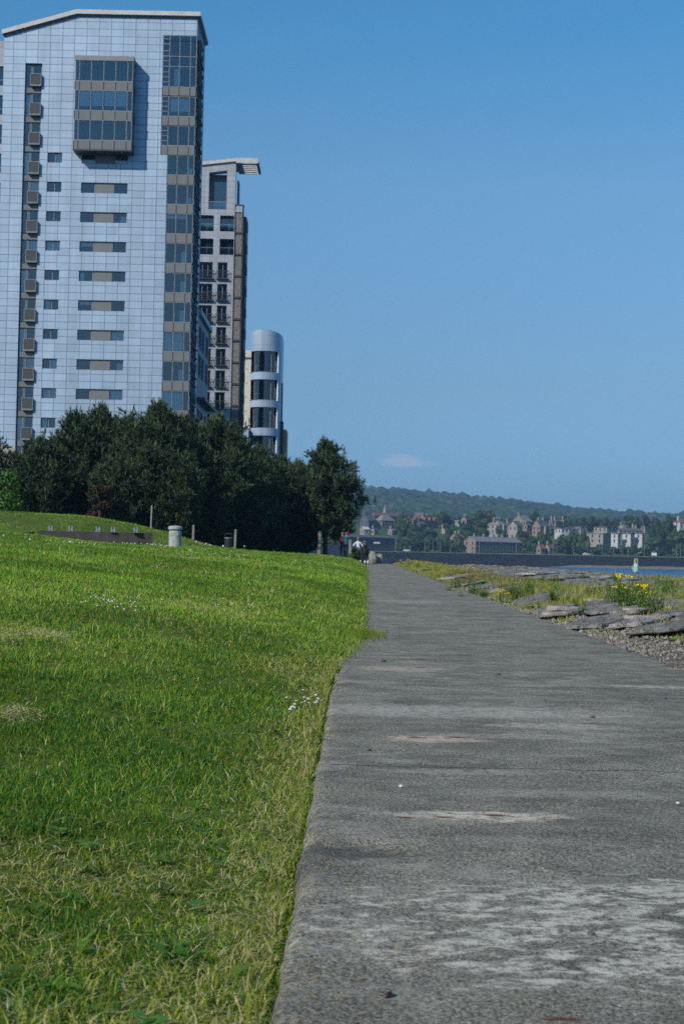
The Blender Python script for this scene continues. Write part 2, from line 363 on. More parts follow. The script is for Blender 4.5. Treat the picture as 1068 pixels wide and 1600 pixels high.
# set-back wing at the left edge
mb = MB(); wops = [(-24+.0,-19.1,SM0-2.0-FL*k+ (0 if k > 2 else 0),SM0-.05-FL*k) for k in range(-3,11) if True]
wops = [(-21.2,-19.12,c,d) for (_, _, c, d) in wops]
facade(mb, -32, -19.003, 0, 50.75, wops, y=.6)
mb.face([(-32,18,0),(-32,.6,0),(-32,.6,50.75),(-32,18,50.75)]); mb.face([(-32,.6,50.75),(-19.003,.6,50.75),(-19.003,18,50.75),(-32,18,50.75)])
mb.build('wing_wall', M['panel2'], tower)
fm = frame_mesh('wing_window', 2.08, 1.95, bars=(1.0,), rails=((.05,2.0,.62),), y=.78); pm = pane_mesh('pane', 2.08, 1.95, y=.82); rm = room_mesh('interior', 2.08, 1.95, .89, 2.2)
for o in wops: window(tower, (-21.2,0,o[2]), fm, pm, rm, None, 'wing_window')
# ================================================================== SECOND TOWER
t2 = thing('apartment_tower', 'narrower stone and white tower with iron balconies and a slatted roof canopy', 'tower block', (-15.1,189,0))
TP, Z2 = 2.9, 39.2
ops = []
for r in range(2): zt = 45.5-3.15*r; ops += [(-5.0,-2.78,zt-2.15,zt), (-1.95,-.06,zt-2.15,zt)]
for k in range(13): zt = Z2-TP*k; ops += [(-4.95,-2.78,zt-2.2,zt), (-2.12,-.82,zt-2.2,zt)]
mb = MB(); facade(mb, -5.6, 0, 0, 46.3, ops, rev=.5)
mb.face([(0,0,0),(0,5,0),(0,5,46.3),(0,0,46.3)]); mb.face([(-5.6,0,46.3),(0,0,46.3),(0,5,46.3),(-5.6,5,46.3)]); mb.face([(-5.6,5,0),(-5.6,0,0),(-5.6,0,46.3),(-5.6,5,46.3)]); mb.face([(0,5,0),(-5.6,5,0),(-5.6,5,46.3),(0,5,46.3)])
mb.build('wall', M['panel2'], t2)
mb = MB()                                            # open crown: two piers carrying a raking head
mb.box(-4.55,-3.55,0,1.2,46.303,51.4); mb.box(-1.15,-.003,0,1.2,46.303,51.95); 
mb.prism_y([(-5.6,51.0),(0.0,51.7),(0.0,52.75),(-5.6,52.05)], -.004, 1.25)
mb.build('crown_piers', M['panel2'], t2)
mb = MB(); mb.box(-5.6,-.7,1.7,5,46.304,51.4, 0); mb.box(.05,.25,2.5,4.5,46.5,50.9, 1)
mb.build('penthouse', [M['shadeclad'], M['dframe']], t2)
mb = MB(); mb.face([(-2.95,1.66,46.5),(-1.2,1.66,46.5),(-1.2,1.66,50.4),(-2.95,1.66,50.4)]); mb.build('penthouse_glazing', M['glass'], t2)
mb = MB(); mb.box(-3.5,-1.2,.2,.25,47.35,47.42, 0); mb.face([(-3.5,.22,46.32),(-1.2,.22,46.32),(-1.2,.22,47.34),(-3.5,.22,47.34)], 1)
mb.build('glass_balustrade', [M['frame'], M['glass']], t2)
mb = MB(); mb.prism_y([(-5.6,52.06),(.02,52.76),(.02,53.2),(-5.6,52.5)], -.25, 5.2); mb.build('roof', M['metal_roof'], t2)
mb = MB()
mb.box(.03,3.0,-.25,-.1,52.55,53.25); mb.box(2.75,3.02,-.1,5.3,52.5,53.0, 1); mb.box(.03,2.75,5.1,5.3,52.5,52.9)
for q in range(5): mb.box(.03,2.74,.5+q*.95,.85+q*.95,52.55,52.75)
mb.box(.03,.6,-.1,5.1,52.76,52.9, 1)
mb.build('slatted_canopy', [M['metal_roof'], M['soffit']], t2)
wl = frame_mesh('window', 2.2, 2.15, bars=(1.25,), y=.9); pl = pane_mesh('pane', 2.2, 2.15, y=.95); rl = room_mesh('interior', 2.2, 2.15, .5, 1.6)
bl = MB(); bl.box(0,2.2,.1,.15,.95,1.0, 0); bl.face([(0,.12,.02),(2.2,.12,.02),(2.2,.12,.95),(0,.12,.95)], 1); bl = bl.mesh('glass_balustrade', [M['frame'], M['greenglass']])
lg = MB(); lg.box(1.3,2.15,.98,1.1,.02,2.1); lg = lg.mesh('infill_panel', M['beige'])
for r in range(2):
    for x in (-4.99, -2.05):
        w = window(t2, (x,0,45.5-3.15*r-2.15), wl, pl, rl, None, 'loggia'); ob('glass_balustrade', bl, w); ob('infill_panel', lg, w)
def juliet(w):
    jb = MB(); jb.box(-.12,w+.2,-.42,.0,-.12,-.03); jb.box(-.12,w+.2,-.44,-.38,.98,1.04)
    n = int(w/.13)
    for q in range(n+1):
        x = -.1+(w+.28)*q/n; jb.box(x-.016,x+.016,-.42,-.39,-.03,.98)
    for x in (-.1, w+.16): jb.box(x-.02,x+.02,-.40,0,.98,1.04)
    return jb.mesh('balcony', M['dframe'])
w1 = frame_mesh('french_window', 2.17, 2.2, bars=(.76,1.48), y=.35, mat='panel2'); p1 = pane_mesh('pane', 2.17, 2.2, y=.4); r1 = room_mesh('interior', 2.17, 2.2, .5, 1.6); j1 = juliet(2.17)
w2 = frame_mesh('french_window', 1.30, 2.2, bars=(.65,), y=.35, mat='panel2'); p2 = pane_mesh('pane', 1.30, 2.2, y=.4); r2 = room_mesh('interior', 1.30, 2.2, .5, 1.6); j2 = juliet(1.30)
for k in range(12):
    z = Z2-TP*k-2.2
    w = window(t2, (-4.95,0,z), w1, p1, r1, None, 'french_window'); ob('balcony', j1, w)
    w = window(t2, (-2.12,0,z), w2, p2, r2, None, 'french_window'); ob('balcony', j2, w)
mb = MB(); mb.box(.003,1.15,.25,1.2,0,46.0, 1)
for k in range(16):
    zt = 46.0-2.9*k
    mb.box(.14,1.0,.17,.25,zt-2.65,zt-.15, 0); mb.box(-.02,1.17,.12,.25,zt-2.86,zt-2.72, 1)
mb.box(.14,1.0,.17,.25,46.02,46.9, 2); mb.box(-.02,1.17,.1,1.2,46.92,47.05, 1); mb.box(.16,1.14,.26,1.2,46.003,46.92, 1)
mb.build('stone_pier', [M['stonecol'], M['darkclad'], M['panel2']], t2)
mb = MB(); mb.box(1.153,1.5,.9,4.2,0,45.6)
for k in range(14): mb.box(1.503,1.62,1.2,3.0,45-2.9*k-1.2,45-2.9*k)
mb.build('side_wall', M['darkclad'], t2)
# ================================================================== LOW BLOCK in shade behind the tower's corner
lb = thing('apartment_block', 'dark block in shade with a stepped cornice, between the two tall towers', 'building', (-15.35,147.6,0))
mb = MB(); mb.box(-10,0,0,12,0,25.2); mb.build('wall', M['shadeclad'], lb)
mb = MB(); mb.box(-10,.35,-.3,12.4,25.203,25.75); mb.build('cornice', M['metal_roof'], lb)
mb = MB(); mb.box(.003,.9,-.2,12.3,16.3,16.6); mb.build('ledge', M['dframe'], lb)
wmb = MB(); wmb.box(0,.05,0,.1,0,2.3); wmb.box(0,.05,2.0,2.1,0,2.3); wmb.box(0,.05,.1,2.0,2.2,2.3); wmb.box(0,.05,.1,2.0,0,.1); wmb = wmb.mesh('window', M['frame'])
wpm = MB(); wpm.face([(.02,.1,.1),(.02,2.0,.1),(.02,2.0,2.2),(.02,.1,2.2)]); wpm = wpm.mesh('pane', M['room'])
for z in (22.0, 19.0, 13.2, 10.2):
    for y in (1.0, 4.2, 8.6):
        w = ob('window', wmb, lb, (.003,y,z)); ob('pane', wpm, w)
# ================================================================== ROUND TOWER
rt = thing('round_tower', 'blue metal stair-like round tower with four curved window bands beside the stone tower', 'building', (-12.2,214,-.05))
rt.scale = (1.07, 1.07, 1.07)
def plan(off=0.0, a0=None):
    pts = [(-2.0,1.35),(-1.55,.55),(-.75,.06),(-.42,0.0),(.05,.0)]
    for q in range(1, 12):
        t = math.radians(90-q*9.2); pts.append((.05+2.35*math.cos(t)*1.0, 2.6-2.6*math.sin(t)))
    return [(x*(1-off/2.4), y+off) for x, y in pts]
PL = plan(); PLI = plan(.3)
zt_of = lambda x: 32.0-.15*max(0, abs(x+.1)-.5)**1.8
def strip(mb, pl, z0, z1, i0=0, i1=None, m=0, top=None):
    for k in range(i0, (i1 if i1 is not None else len(pl)-1)):
        a, b = pl[k], pl[k+1]; za = top(a[0]) if top else z1; zb = top(b[0]) if top else z1
        mb.face([(a[0],a[1],z0),(b[0],b[1],z0),(b[0],b[1],zb),(a[0],a[1],za)], m)
WI = 10                                               # the window bands end at this corner of the plan
bands = [(26.0,29.0),(22.02,24.98),(18.08,21.06),(14.1,17.04)]
mb = MB(); zz = [(29.0,None)] + [(bands[k+1][1], bands[k][0]) for k in range(3)] + [(0,14.1)]
strip(mb, PL, 29.0, 0, 0, WI, 0, zt_of); strip(mb, PL, 0, 0, WI, None, 0, zt_of)
for z0, z1 in zz[1:]: strip(mb, PL, z0, z1, 0, WI)
for z0, z1 in bands:
    for z in (z0, z1):
        for k in range(WI): mb.face([(*PL[k],z),(*PL[k+1],z),(*PLI[k+1],z),(*PLI[k],z)])
    mb.face([(*PL[WI],z0),(*PLI[WI],z0),(*PLI[WI],z1),(*PL[WI],z1)])
back = [(2.4,7.5),(-2.0,7.5)]
poly = PL + back
for k in range(len(PL)-1, len(poly)):
    a, b = poly[k], poly[(k+1) % len(poly)]; mb.face([(*a,0),(*b,0),(*b,zt_of(b[0])),(*a,zt_of(a[0]))])
for k in range(len(PL)-1):
    a, b = PL[k], PL[k+1]; mb.face([(*a,zt_of(a[0])),(*b,zt_of(b[0])),(b[0],7.5,zt_of(b[0])),(a[0],7.5,zt_of(a[0]))])
mb.build('wall', M['bluemetal'], rt)
for z0, z1 in bands:
    wb = MB()
    for k in (1, 7): x, y = PLI[k]; wb.box(x-.04,x+.04,y-.05,y+.05,z0,z1)
    for zz_ in (z0+.05, z1-.05): wb.tube([(*PLI[k],zz_) for k in range(WI)]+[(PL[WI][0]-.06,PL[WI][1]+.04,zz_)], .045, 5)
    x, y = PL[WI]; wb.box(x-.12,x+.0,y-.06,y+.14,z0+.02,z1-.02, 1)
    w = wb.build('window_band', [M['frame'], M['blind']], rt)
    gb = MB(); strip(gb, PLI, z0, z1, 0, WI); gb.build('pane', M['greenglass'], w)
    ib = MB(); ib.face([(-2,3.4,z0),(2,3.4,z0),(2,3.4,z1),(-2,3.4,z1)]); ib.face([(-2,.9,z0+.01),(2,.9,z0+.01),(2,3.4,z0+.01),(-2,3.4,z0+.01)]); ib.build('interior', M['room'], w)
    hb = MB(); hb.box(-1.2,.9,.55,.6,z0+.95,z0+1.0)
    for x in (-1.1,-.3,.5): hb.box(x-.03,x+.03,.55,.6,z0,z0+.95)
    hb.build('handrail', M['frame'], w)
mb = MB(); mb.box(-2.85,-1.9,1.3,7,0,29.2, 0); mb.box(-2.9,-1.85,1.2,7.1,28.0,28.2, 1)
for k in range(6): mb.box(-2.55,-2.45,1.26,1.3,26.5-2*k,26.62-2*k, 1)
mb.build('side_wall', [M['cream'], M['brown']], rt)
mb = MB(); mb.box(-3.6,-1.95,-.3,1.2,14.6,18.0); mb.prism_z([(-1.9,-.5),(-1.2,-.9),(-.7,-.6),(-.6,.0),(-1.9,.0)],12.5,15.6); mb.build('entrance_canopy', M['bluemetal'], rt)
mb = MB(); mb.box(2.42,2.62,2.9,3.1,14,24.8); mb.build('mast', M['dframe'], rt)
mb = MB(); mb.box(2.43,2.78,2.2,3.9,0,19.3, 0); mb.box(2.79,3.22,3.2,9,0,18.2, 1); mb.build('end_wall', [M['brown'], M['ochre']], rt)
# ================================================================== GROUND FORM
def xl(y): return np.where(y < 8, -.12+.011*y, -.032+.0166*(y-8))       # left edge of the path slab
def xr(y): return 2.08+.0145*y                                         # right edge
def xg(y):                                                             # where the lawn meets the path (it creeps over the slab further on)
    return xl(y) + .19*smooth01((y-7.6)/4.6) + .05*smooth01((y-28)/30) - .012
PY = [-5, 3, 10, 30, 50, 57, 66, 76, 88, 110, 160]
PU = [0, .6, 1.2, 2.3, 4, 5.6, 7, 8.1, 9.3, 10.8, 12.9, 17, 30, 60]
PZ = [[-.05,.02,.09,.22,.42,.58,.72,.80,.88,.96,1.08,1.3,1.7,2.0],
      [-.05,.02,.09,.22,.42,.58,.72,.80,.88,.96,1.08,1.3,1.7,2.0],
      [-.01,.08,.16,.28,.46,.60,.72,.78,.84,.92,1.04,1.25,1.7,2.0],
      [ .02,.15,.24,.36,.52,.63,.72,.76,.80,.88,1.08,1.3,1.7,2.0],
      [ .03,.22,.32,.44,.60,.70,.78,.82,.84,.98,1.20,1.45,1.9,2.0],
      [ .03,.24,.34,.46,.60,.68,.72,.74,.80,.95,1.15,1.55,2.0,2.1],
      [ .04,.41,.48,.58,.64,.72,.86,1.12,1.49,1.84,2.16,2.33,2.4,2.4],
      [ .04,.36,.44,.54,.58,.60,.70,.85,1.05,1.3,1.6,2.0,2.2,2.2],
      [ .05,.30,.42,.52,.55,.55,.55,.55,.6,.7,.8,1.0,1.0,1.0],
      [ .05,.20,.30,.40,.40,.35,.30,.25,.2,.2,.2,.2,.2,.2],
      [-.4]*14]
PZ = np.array(PZ)
def zlawn(x, y):
    x = np.asarray(x, float); y = np.asarray(y, float); u = np.maximum(xg(y)-x, 0)
    iy = np.clip(np.searchsorted(PY, y)-1, 0, len(PY)-2); Y = np.array(PY, float); t = smooth01((y-Y[iy])/(Y[iy+1]-Y[iy]))
    iu = np.clip(np.searchsorted(PU, u)-1, 0, len(PU)-2); U = np.array(PU, float); s = np.clip((u-U[iu])/(U[iu+1]-U[iu]), 0, 1)
    g = lambda a, b: PZ[a, b]
    z = (g(iy,iu)*(1-s)+g(iy,iu+1)*s)*(1-t) + (g(iy+1,iu)*(1-s)+g(iy+1,iu+1)*s)*t
    return z + (fbm(x*.9, y*.9, 3)-.5)*.07*smooth01(u/1.5)*np.clip(.3+y/20, .3, 1) + (fbm(x*4, y*4, 5)-.5)*.035*smooth01(u/.4)
def vcrest(y): return np.interp(y, [0,50,62,75,90,112], [5.6,5.6,4.6,2.6,1.2,.8])
def zbank(x, y):
    x = np.asarray(x, float); y = np.asarray(y, float); v = np.maximum(x-xr(y), -.3); ve = v*5.6/vcrest(y)
    z = np.interp(ve, [-.3,0,.35,1.2,2.5,4.5,5.6,6.6,8,14,22,60], [-.06,-.03,.02,.10,.17,.20,.17,.0,-.5,-4.2,-6.4,-7])
    return z + (fbm(x*.8, y*.8, 21)-.5)*.07*smooth01(v/1.2) + (fbm(x*5, y*5, 23)-.5)*.035*smooth01((v+.1)/.4)
def grid_mesh(name, X, Y, Z, mats, smooth=True):
    r, c = X.shape; V = np.stack([X, Y, Z], -1).reshape(-1, 3); i = np.arange(r*c).reshape(r, c)
    Q = np.stack([i[:-1,:-1], i[:-1,1:], i[1:,1:], i[1:,:-1]], -1).reshape(-1, 4); return np_mesh(name, V, Q, mats, smooth=smooth)
ys = np.concatenate([np.arange(-4, 1, .25), 1*1.022**np.arange(0, 215)]); ys = ys[ys < 108]
us = np.concatenate([np.arange(0, 1.2, .05), np.arange(1.2, 8, .2), np.arange(8, 31, 1.0)])
U_, Y_ = np.meshgrid(us, ys); X_ = xg(Y_)-U_; Z_ = zlawn(X_, Y_)
m = NT('lawn_soil'); c = m.coord()
base = m.ramp(m.noise(c, 1.3, 6), [(.3, (.06,.10,.016)), (.55, (.10,.14,.028)), (.75, (.18,.165,.06))])
base = m.mix(m.ramp(m.noise(c, 40, 4), [(.35, 0), (.65, .6)]), base, (.035,.05,.012))
m.bsdf(base, .95, 0, m.bump(m.noise(c, 60, 3), .5, .02), .1); M['lawn'] = m.mat
structure(ob('lawn', grid_mesh('lawn', X_[:, ::-1], Y_[:, ::-1], Z_[:, ::-1], M['lawn'])))
# land behind the lawn, under trees and towers
m = NT('land_soil'); c = m.coord(); m.bsdf(m.ramp(m.noise(c, .4, 6), [(.3, (.03,.045,.015)), (.7, (.06,.07,.03))]), .95, spec=.1); M['land'] = m.mat
mb = MB(); nx = 40
px_ = [-900,-400,-150,-60,-30]
mb.prism_z([(-900,40),(-29,40),(-29,107),(-2,107),(3.5,112),(4.5,128),(-4,150),(-5,330),(-900,330)], -6.5, -.10)
structure(mb.build('ground', M['land']))
# ------------------------------------------------------------------ PATH
def ellipse(m, co, cx, cy, rx, ry, wob, soft=.35):
    """a worn patch of its own shape: 1 inside, 0 outside, ragged edge"""
    sp = m.n('ShaderNodeSeparateXYZ', {0: co})
    dx = m.math('DIVIDE', m.math('SUBTRACT', sp.outputs[0], cx), rx); dy = m.math('DIVIDE', m.math('SUBTRACT', sp.outputs[1], cy), ry)
    d = m.math('SQRT', m.math('ADD', m.math('MULTIPLY', dx, dx), m.math('MULTIPLY', dy, dy)))
    d = m.math('ADD', d, m.math('MULTIPLY', m.math('SUBTRACT', wob, .5), 1.5))
    r = m.n('ShaderNodeMapRange', {0: d, 1: 1.0, 2: 1.0-soft, 3: 0.0, 4: 1.0}); return r.outputs[0]
m = NT('worn_concrete'); c = m.coord(); tc = m.n('ShaderNodeTexCoord').outputs['Object']
big = m.noise(c, .9, 5); mid = m.noise(m.coord((1,1.25,1)), 5, 6, .65); fine = m.noise(c, 130, 3, .7); grain = m.noise(c, 420, 2, .8)
col = m.ramp(big, [(.3, (.158,.149,.118)), (.7, (.218,.206,.163))])
col = m.mix(1.0, col, m.ramp(mid, [(.3, .82), (.6, 1.05), (.75, 1.18)]), 'MULTIPLY')
col = m.mix(1.0, col, m.ramp(fine, [(.40, .45), (.5, 1.0), (.60, 1.7)]), 'MULTIPLY')
col = m.mix(1.0, col, m.ramp(grain, [(.36, .6), (.5, 1.0), (.64, 1.6)]), 'MULTIPLY')
vz = m.n('ShaderNodeTexVoronoi', {'Vector': c, 'Scale': 62.0}); gsel = m.ramp(vz.outputs['Distance'], [(.16, 1), (.26, 0)]); gcol = m.ramp(m.n('ShaderNodeSeparateColor', {0: vz.outputs['Color']}).outputs[0], [(.55, (.07,.068,.06)), (.62, (.20,.195,.17)), (.86, (.24,.235,.21)), (.93, (.52,.51,.47))])
col = m.mix(m.math('MULTIPLY', gsel, .8), col, gcol)
# pale streaks of worn laitance lying across the path
stk = m.noise(m.coord((1.3,2.6,1)), 2.6, 8, .68, .5); msk = m.ramp(m.noise(m.coord((.5,.9,1)), 1.1, 3), [(.40, .15), (.58, 1)])
pale = m.math('MULTIPLY', m.ramp(stk, [(.50, 0), (.555, 1)]), msk)
brk = m.ramp(m.noise(m.coord((1,1.5,1)), 24, 6, .72), [(.42, .1), (.54, 1)]); col = m.mix(m.math('MULTIPLY', m.math('MULTIPLY', pale, brk), .6), col, (.36,.34,.285))
col = m.mix(1.0, col, m.ramp(m.noise(c, 2.6, 6, .7), [(.34, .66), (.52, 1.0), (.7, 1.12)]), 'MULTIPLY')
wob = m.noise(m.coord((1,2.2,1)), 7, 6, .65, .4); wob2 = m.noise(m.coord((1.2,2.2,1)), 10, 7, .72, .5)
A1 = ellipse(m, tc, .85, 2.70, .95, .48, wob2, .22)
A1 = m.math('MULTIPLY', A1, m.ramp(m.noise(m.coord((1.6,2.6,1)), 5.0, 8, .72, .5), [(.46, .0), (.515, 1)]))
col = m.mix(m.math('MULTIPLY', m.math('MULTIPLY', A1, brk), .95), col, (.54,.51,.43))
dk = onz(540, 1328); col = m.mix(m.math('MULTIPLY', ellipse(m, tc, dk.x, dk.y, .17, .10, wob2, .5), .7), col, (.062,.060,.052))
for (px, py, rx, ry, k, cc) in ((755,1275,.23,.055,1.0,(.56,.52,.45)),(680,1155,.20,.065,.9,(.48,.41,.35)),(700,1112,.85,.17,.55,(.40,.395,.375)),(870,1136,.30,.07,.6,(.40,.385,.36)),(790,1150,.42,.05,.4,(.38,.37,.35)),
                               (630,1045,.30,.16,.6,(.40,.36,.31)),(1040,1073,.40,.05,.6,(.42,.41,.38)),(720,1205,.28,.04,.4,(.38,.37,.35)),(900,1240,.5,.05,.3,(.36,.355,.33)),(640,940,.6,.4,.4,(.36,.355,.34)),(930,1120,.12,.04,.6,(.40,.36,.33))):
    cc = (cc[0]*1.04, cc[1]*1.0, cc[2]*.90); p = onz(px, py); col = m.mix(m.math('MULTIPLY', m.math('MULTIPLY', ellipse(m, tc, p.x, p.y, rx*1.1, ry*1.7, wob2, .4), m.ramp(m.noise(m.coord((1,1.6,1)), 22, 5, .7), [(.42, .12), (.52, 1)])), min(1, k*1.3)), col, cc)
for (px, py, rx, ry) in ((772,1273,.042,.026),(692,1277,.036,.018),(632,1278,.03,.014),(650,1153,.05,.026),(715,1152,.06,.026),(882,1594,.05,.012),(655,1043,.07,.03)):
    p = onz(px, py); col = m.mix(m.math('MULTIPLY', ellipse(m, tc, p.x, p.y, rx, ry, wob2, .6), .95), col, (.13,.045,.022))
# expansion joints
sp = m.n('ShaderNodeSeparateXYZ', {0: tc}); jy = m.math('ADD', sp.outputs[1], m.math('MULTIPLY', m.noise(c, 3, 3), .03))
jf = m.math('ABSOLUTE', m.math('SUBTRACT', m.math('FRACT', m.math('DIVIDE', m.math('ADD', jy, -.32), 2.95)), .5))
jm = m.n('ShaderNodeMapRange', {0: jf, 1: .0035, 2: .0015, 3: 0.0, 4: .75}).outputs[0]; col = m.mix(jm, col, (.06,.058,.055))
# brushed ridges running along the path
rid = m.n('ShaderNodeTexWave', {'Vector': m.coord((1,1,1), rot=(0,0,-.42)), 'Scale': 8.6, 'Distortion': 1.6, 'Detail': 3.0, 'Detail Scale': 3.0}, bands_direction='X').outputs[1]
q1, q2 = onz(900, 1345), onz(960, 1200); rm_ = m.math('ADD', ellipse(m, tc, q1.x, q1.y, .62, .36, mid, .9), ellipse(m, tc, q2.x, q2.y, .7, .5, mid, .9), True)
h = m.math('ADD', m.math('MULTIPLY', m.math('MULTIPLY', rid, rm_), .20), m.math('ADD', m.math('MULTIPLY', fine, .6), m.math('ADD', m.math('MULTIPLY', mid, .8), m.math('ADD', m.math('MULTIPLY', grain, .3), m.math('MULTIPLY', gsel, .35)))))
h = m.math('SUBTRACT', h, m.math('MULTIPLY', jm, 1.0))
m.bsdf(col, .92, 0, m.bump(h, .8, .008), .2); M['path'] = m.mat
ys = np.concatenate([np.arange(-3, 1.6, .05), 1.6*1.0042**np.arange(0, 1005)]); ys = ys[ys < 107]
ts = np.unique(np.concatenate([np.linspace(0, .06, 14), np.linspace(.06, .95, 95), np.linspace(.95, 1, 8)]))
T_, Y_ = np.meshgrid(ts, ys); W_ = xr(Y_)-xl(Y_); X_ = xl(Y_)+T_*W_
ed = np.minimum(T_, 1-T_)*W_
chip = smooth01((fbm(Y_*2.3, Y_*0+1, 31)-.55)*6)
rr = .026+.018*chip+.055*smooth01((fbm(X_*7, Y_*5, 32)-.55)*9)+.012*fbm(X_*18, Y_*18, 35); rnd = np.clip(ed/rr, 0, 1); drop = (1-np.sqrt(np.clip(1-(1-rnd)**2, 0, 1)))*rr*.75
zz = -drop + (fbm(X_*2.2, Y_*2.2, 33)-.5)*.012 + (fbm(X_*9, Y_*9, 34, 5)-.5)*.005 + (fbm(X_*45, Y_*45, 36, 3)-.5)*.0045
p = onz(560, 1325); zz -= .010*np.exp(-(((X_-p.x-.02)/.13)**2+((Y_-p.y)/.075)**2))*(fbm(X_*30, Y_*40, 39)+.3)*2.2
X_ = X_ - (1-rnd)*0 + np.where(T_ < .5, 1, -1)*(fbm(Y_*4, Y_*0+1, 41)-.5)*.018*(1-np.clip(ed/.2, 0, 1))
zz = zz*(1-.6*smooth01((Y_-60)/40))
# turn the sides down into the soil
def skirt(a, side):
    e = a[:, :1] if side < 0 else a[:, -1:]; return e
Xf = np.concatenate([skirt(X_,-1)-.012, X_, skirt(X_,1)+.012], 1); Yf = np.concatenate([skirt(Y_,-1), Y_, skirt(Y_,1)], 1); Zf = np.concatenate([skirt(zz,-1)*0-.22, zz, skirt(zz,1)*0-.22], 1)
structure(ob('path', grid_mesh('path', Xf, Yf, Zf, M['path'])))
# ------------------------------------------------------------------ GRASS
def blades(x, y, z, hgt, wid, lean, col, flat=None):
    """five-point bent blades, three triangles each"""
    n = len(x); a = rng.uniform(0, 2*np.pi, n); b = rng.uniform(0, 2*np.pi, n)
    dx, dy = np.cos(a), np.sin(a); lx, ly = np.cos(b)*lean, np.sin(b)*lean
    up = np.sqrt(np.clip(1-np.minimum(lean, .98)**2, .04, 1))
    P = np.zeros((n, 5, 3)); w = wid/2
    for k, (t, ww) in enumerate(((0, 1), (0, -1), (.55, .85), (.55, -.85), (1, 0))):
        bend = t*t if t else 0
        P[:, k, 0] = x + dx*w*ww + lx*hgt*bend; P[:, k, 1] = y + dy*w*ww + ly*hgt*bend; P[:, k, 2] = z + hgt*t*(1-(1-up)*t)
    if flat is not None: P[flat, :, 2] = (z[flat]+rng.uniform(.012, .035, flat.sum()))[:, None] + P[flat, :, 2]*0 + (rng.uniform(-.012,.012,flat.sum()))[:,None]*np.array([0,0,.55,.55,1.])
    i = (np.arange(n)*5)[:, None]; T = np.concatenate([i+[0,1,3], i+[0,3,2], i+[2,3,4]], 1).reshape(-1, 3)
    C = np.repeat(col[:, None, :], 5, 1); C[:, 4] *= 1.1
    return P.reshape(-1, 3), T, C.reshape(-1, 3)
def scatter_lawn(y0, y1, dens, umax=None):
    ny = int((y1-y0)/max(.1, (y1-y0)/12)); out = []
    for e0, e1 in zip(np.linspace(y0, y1, ny+1)[:-1], np.linspace(y0, y1, ny+1)[1:]):
        wmax = .285*e1+.9; d = dens((e0+e1)/2); n = int((e1-e0)*wmax*d); yy = rng.uniform(e0, e1, n); xx = xg(yy)+.015-rng.uniform(0, 1, n)*wmax
        out.append((xx, yy))
    return np.concatenate([o[0] for o in out]), np.concatenate([o[1] for o in out])
den = lambda y: 27000*min(1, (3.0/y)**1.5)
xa, ya = scatter_lawn(1.5, 4, den); xb, yb = scatter_lawn(4, 12, den); xc, yc = scatter_lawn(12, 76, den)
ko = 90000; yo = 1.0+rng.uniform(0,1,ko)**1.5*24; xo = xg(yo)-(.285*yo+.9)-rng.uniform(-.2,1,ko)*3.2
kn = 16000; yn = rng.uniform(.2,1.6,kn); xn = xg(yn)-rng.uniform(0,1,kn)*3.4
x = np.concatenate([xa, xb, xc, xo, xn]); y = np.concatenate([ya, yb, yc, yo, yn]); n = len(x); z = zlawn(x, y)-.004
u = xg(y)-x; sc = np.maximum(1, (y/3.6))**.60
n1 = fbm(x*1.1, y*1.1, 51); n2 = fbm(x*4.3+9, y*3.1, 52); n3 = fbm(x*.28, y*.22, 53)
clump = smooth01((n2-.38)/.3)
edge = np.exp(-(u/.16)**1.5)*smooth01((11-y)/4)*(.55+.9*n2) + np.exp(-u/.10)*.25
dry = np.clip(smooth01((n1-.57)/.13)*.55 + edge*1.0 + .05 + .25*smooth01((n3-.5)/.2)*smooth01(y/10), 0, .95)
def onlawn(px, py):
    p = onz(px, py, .1)
    for _ in range(30): p = p*.5 + onz(px, py, min(.68, float(zlawn(p.x, p.y))))*.5
    return p
hay = np.zeros(n)
for q, (px, py, zz0, rx, ry) in enumerate(((72,1000,.40,.13,.16),(0,1004,.40,.10,.16),(15,1128,.20,.10,.12))):
    p = onlawn(px, py); hay = np.maximum(hay, np.exp(-(((x-p.x)/rx)**2+((y-p.y)/ry)**2)**1.5))
r = rng.uniform(0, 1, n)
green = np.stack([.155+.13*rng.uniform(0,1,n), .250+.15*rng.uniform(0,1,n), .016+.03*rng.uniform(0,1,n)], 1)
n4 = fbm(x*.75+5, y*.5, 57, 5); green *= (.44+.50*n2+.72*smooth01((n4-.25)/.5))[:, None]*rng.uniform(.7,1.25,(n,1))
deep = np.stack([.035+.02*r, .12+.06*r, .022+.02*r], 1); green = np.where((rng.uniform(0,1,n) < .12+.38*clump)[:, None], deep, green)
yel = np.stack([.36+.16*r, .38+.12*r, .06+.05*r], 1); straw = np.stack([.55+.2*r, .47+.17*r, .26+.12*r], 1)
rs = rng.uniform(0, 1, n); col = np.where((rs < dry*.60)[:, None], yel, green); isst = rs < (dry*.24+.012); col = np.where(isst[:, None], straw, col)
ish = rng.uniform(0,1,n) < hay*.85; hb = np.stack([.50+.2*r, .42+.17*r, .26+.12*r], 1); col = np.where(ish[:, None], hb, col)
hgt = (.012+.027*rng.uniform(0,1,n)**1.4)*(.7+.75*clump)*(.85+.3*n1)*np.minimum(sc, 3.2)**.55
tall = rng.uniform(0,1,n) < .02; hgt = np.where(tall, hgt*1.8, hgt)
wid = (.0016+.0013*rng.uniform(0,1,n))*sc*1.2; wid[-106000:] *= 2.2
lean = np.clip(rng.normal(.72, .24, n), .08, .97)
flat = (isst & (rng.uniform(0,1,n) < .6)) | ish
hgt = np.where(flat, rng.uniform(.025,.075,n), hgt); wid = np.where(flat & ~ish, wid*.7, wid); lean = np.where(flat, .97, lean); z = z + np.where(ish, hay*.03*np.minimum(1,u), 0)*rng.uniform(0,1.3,n)
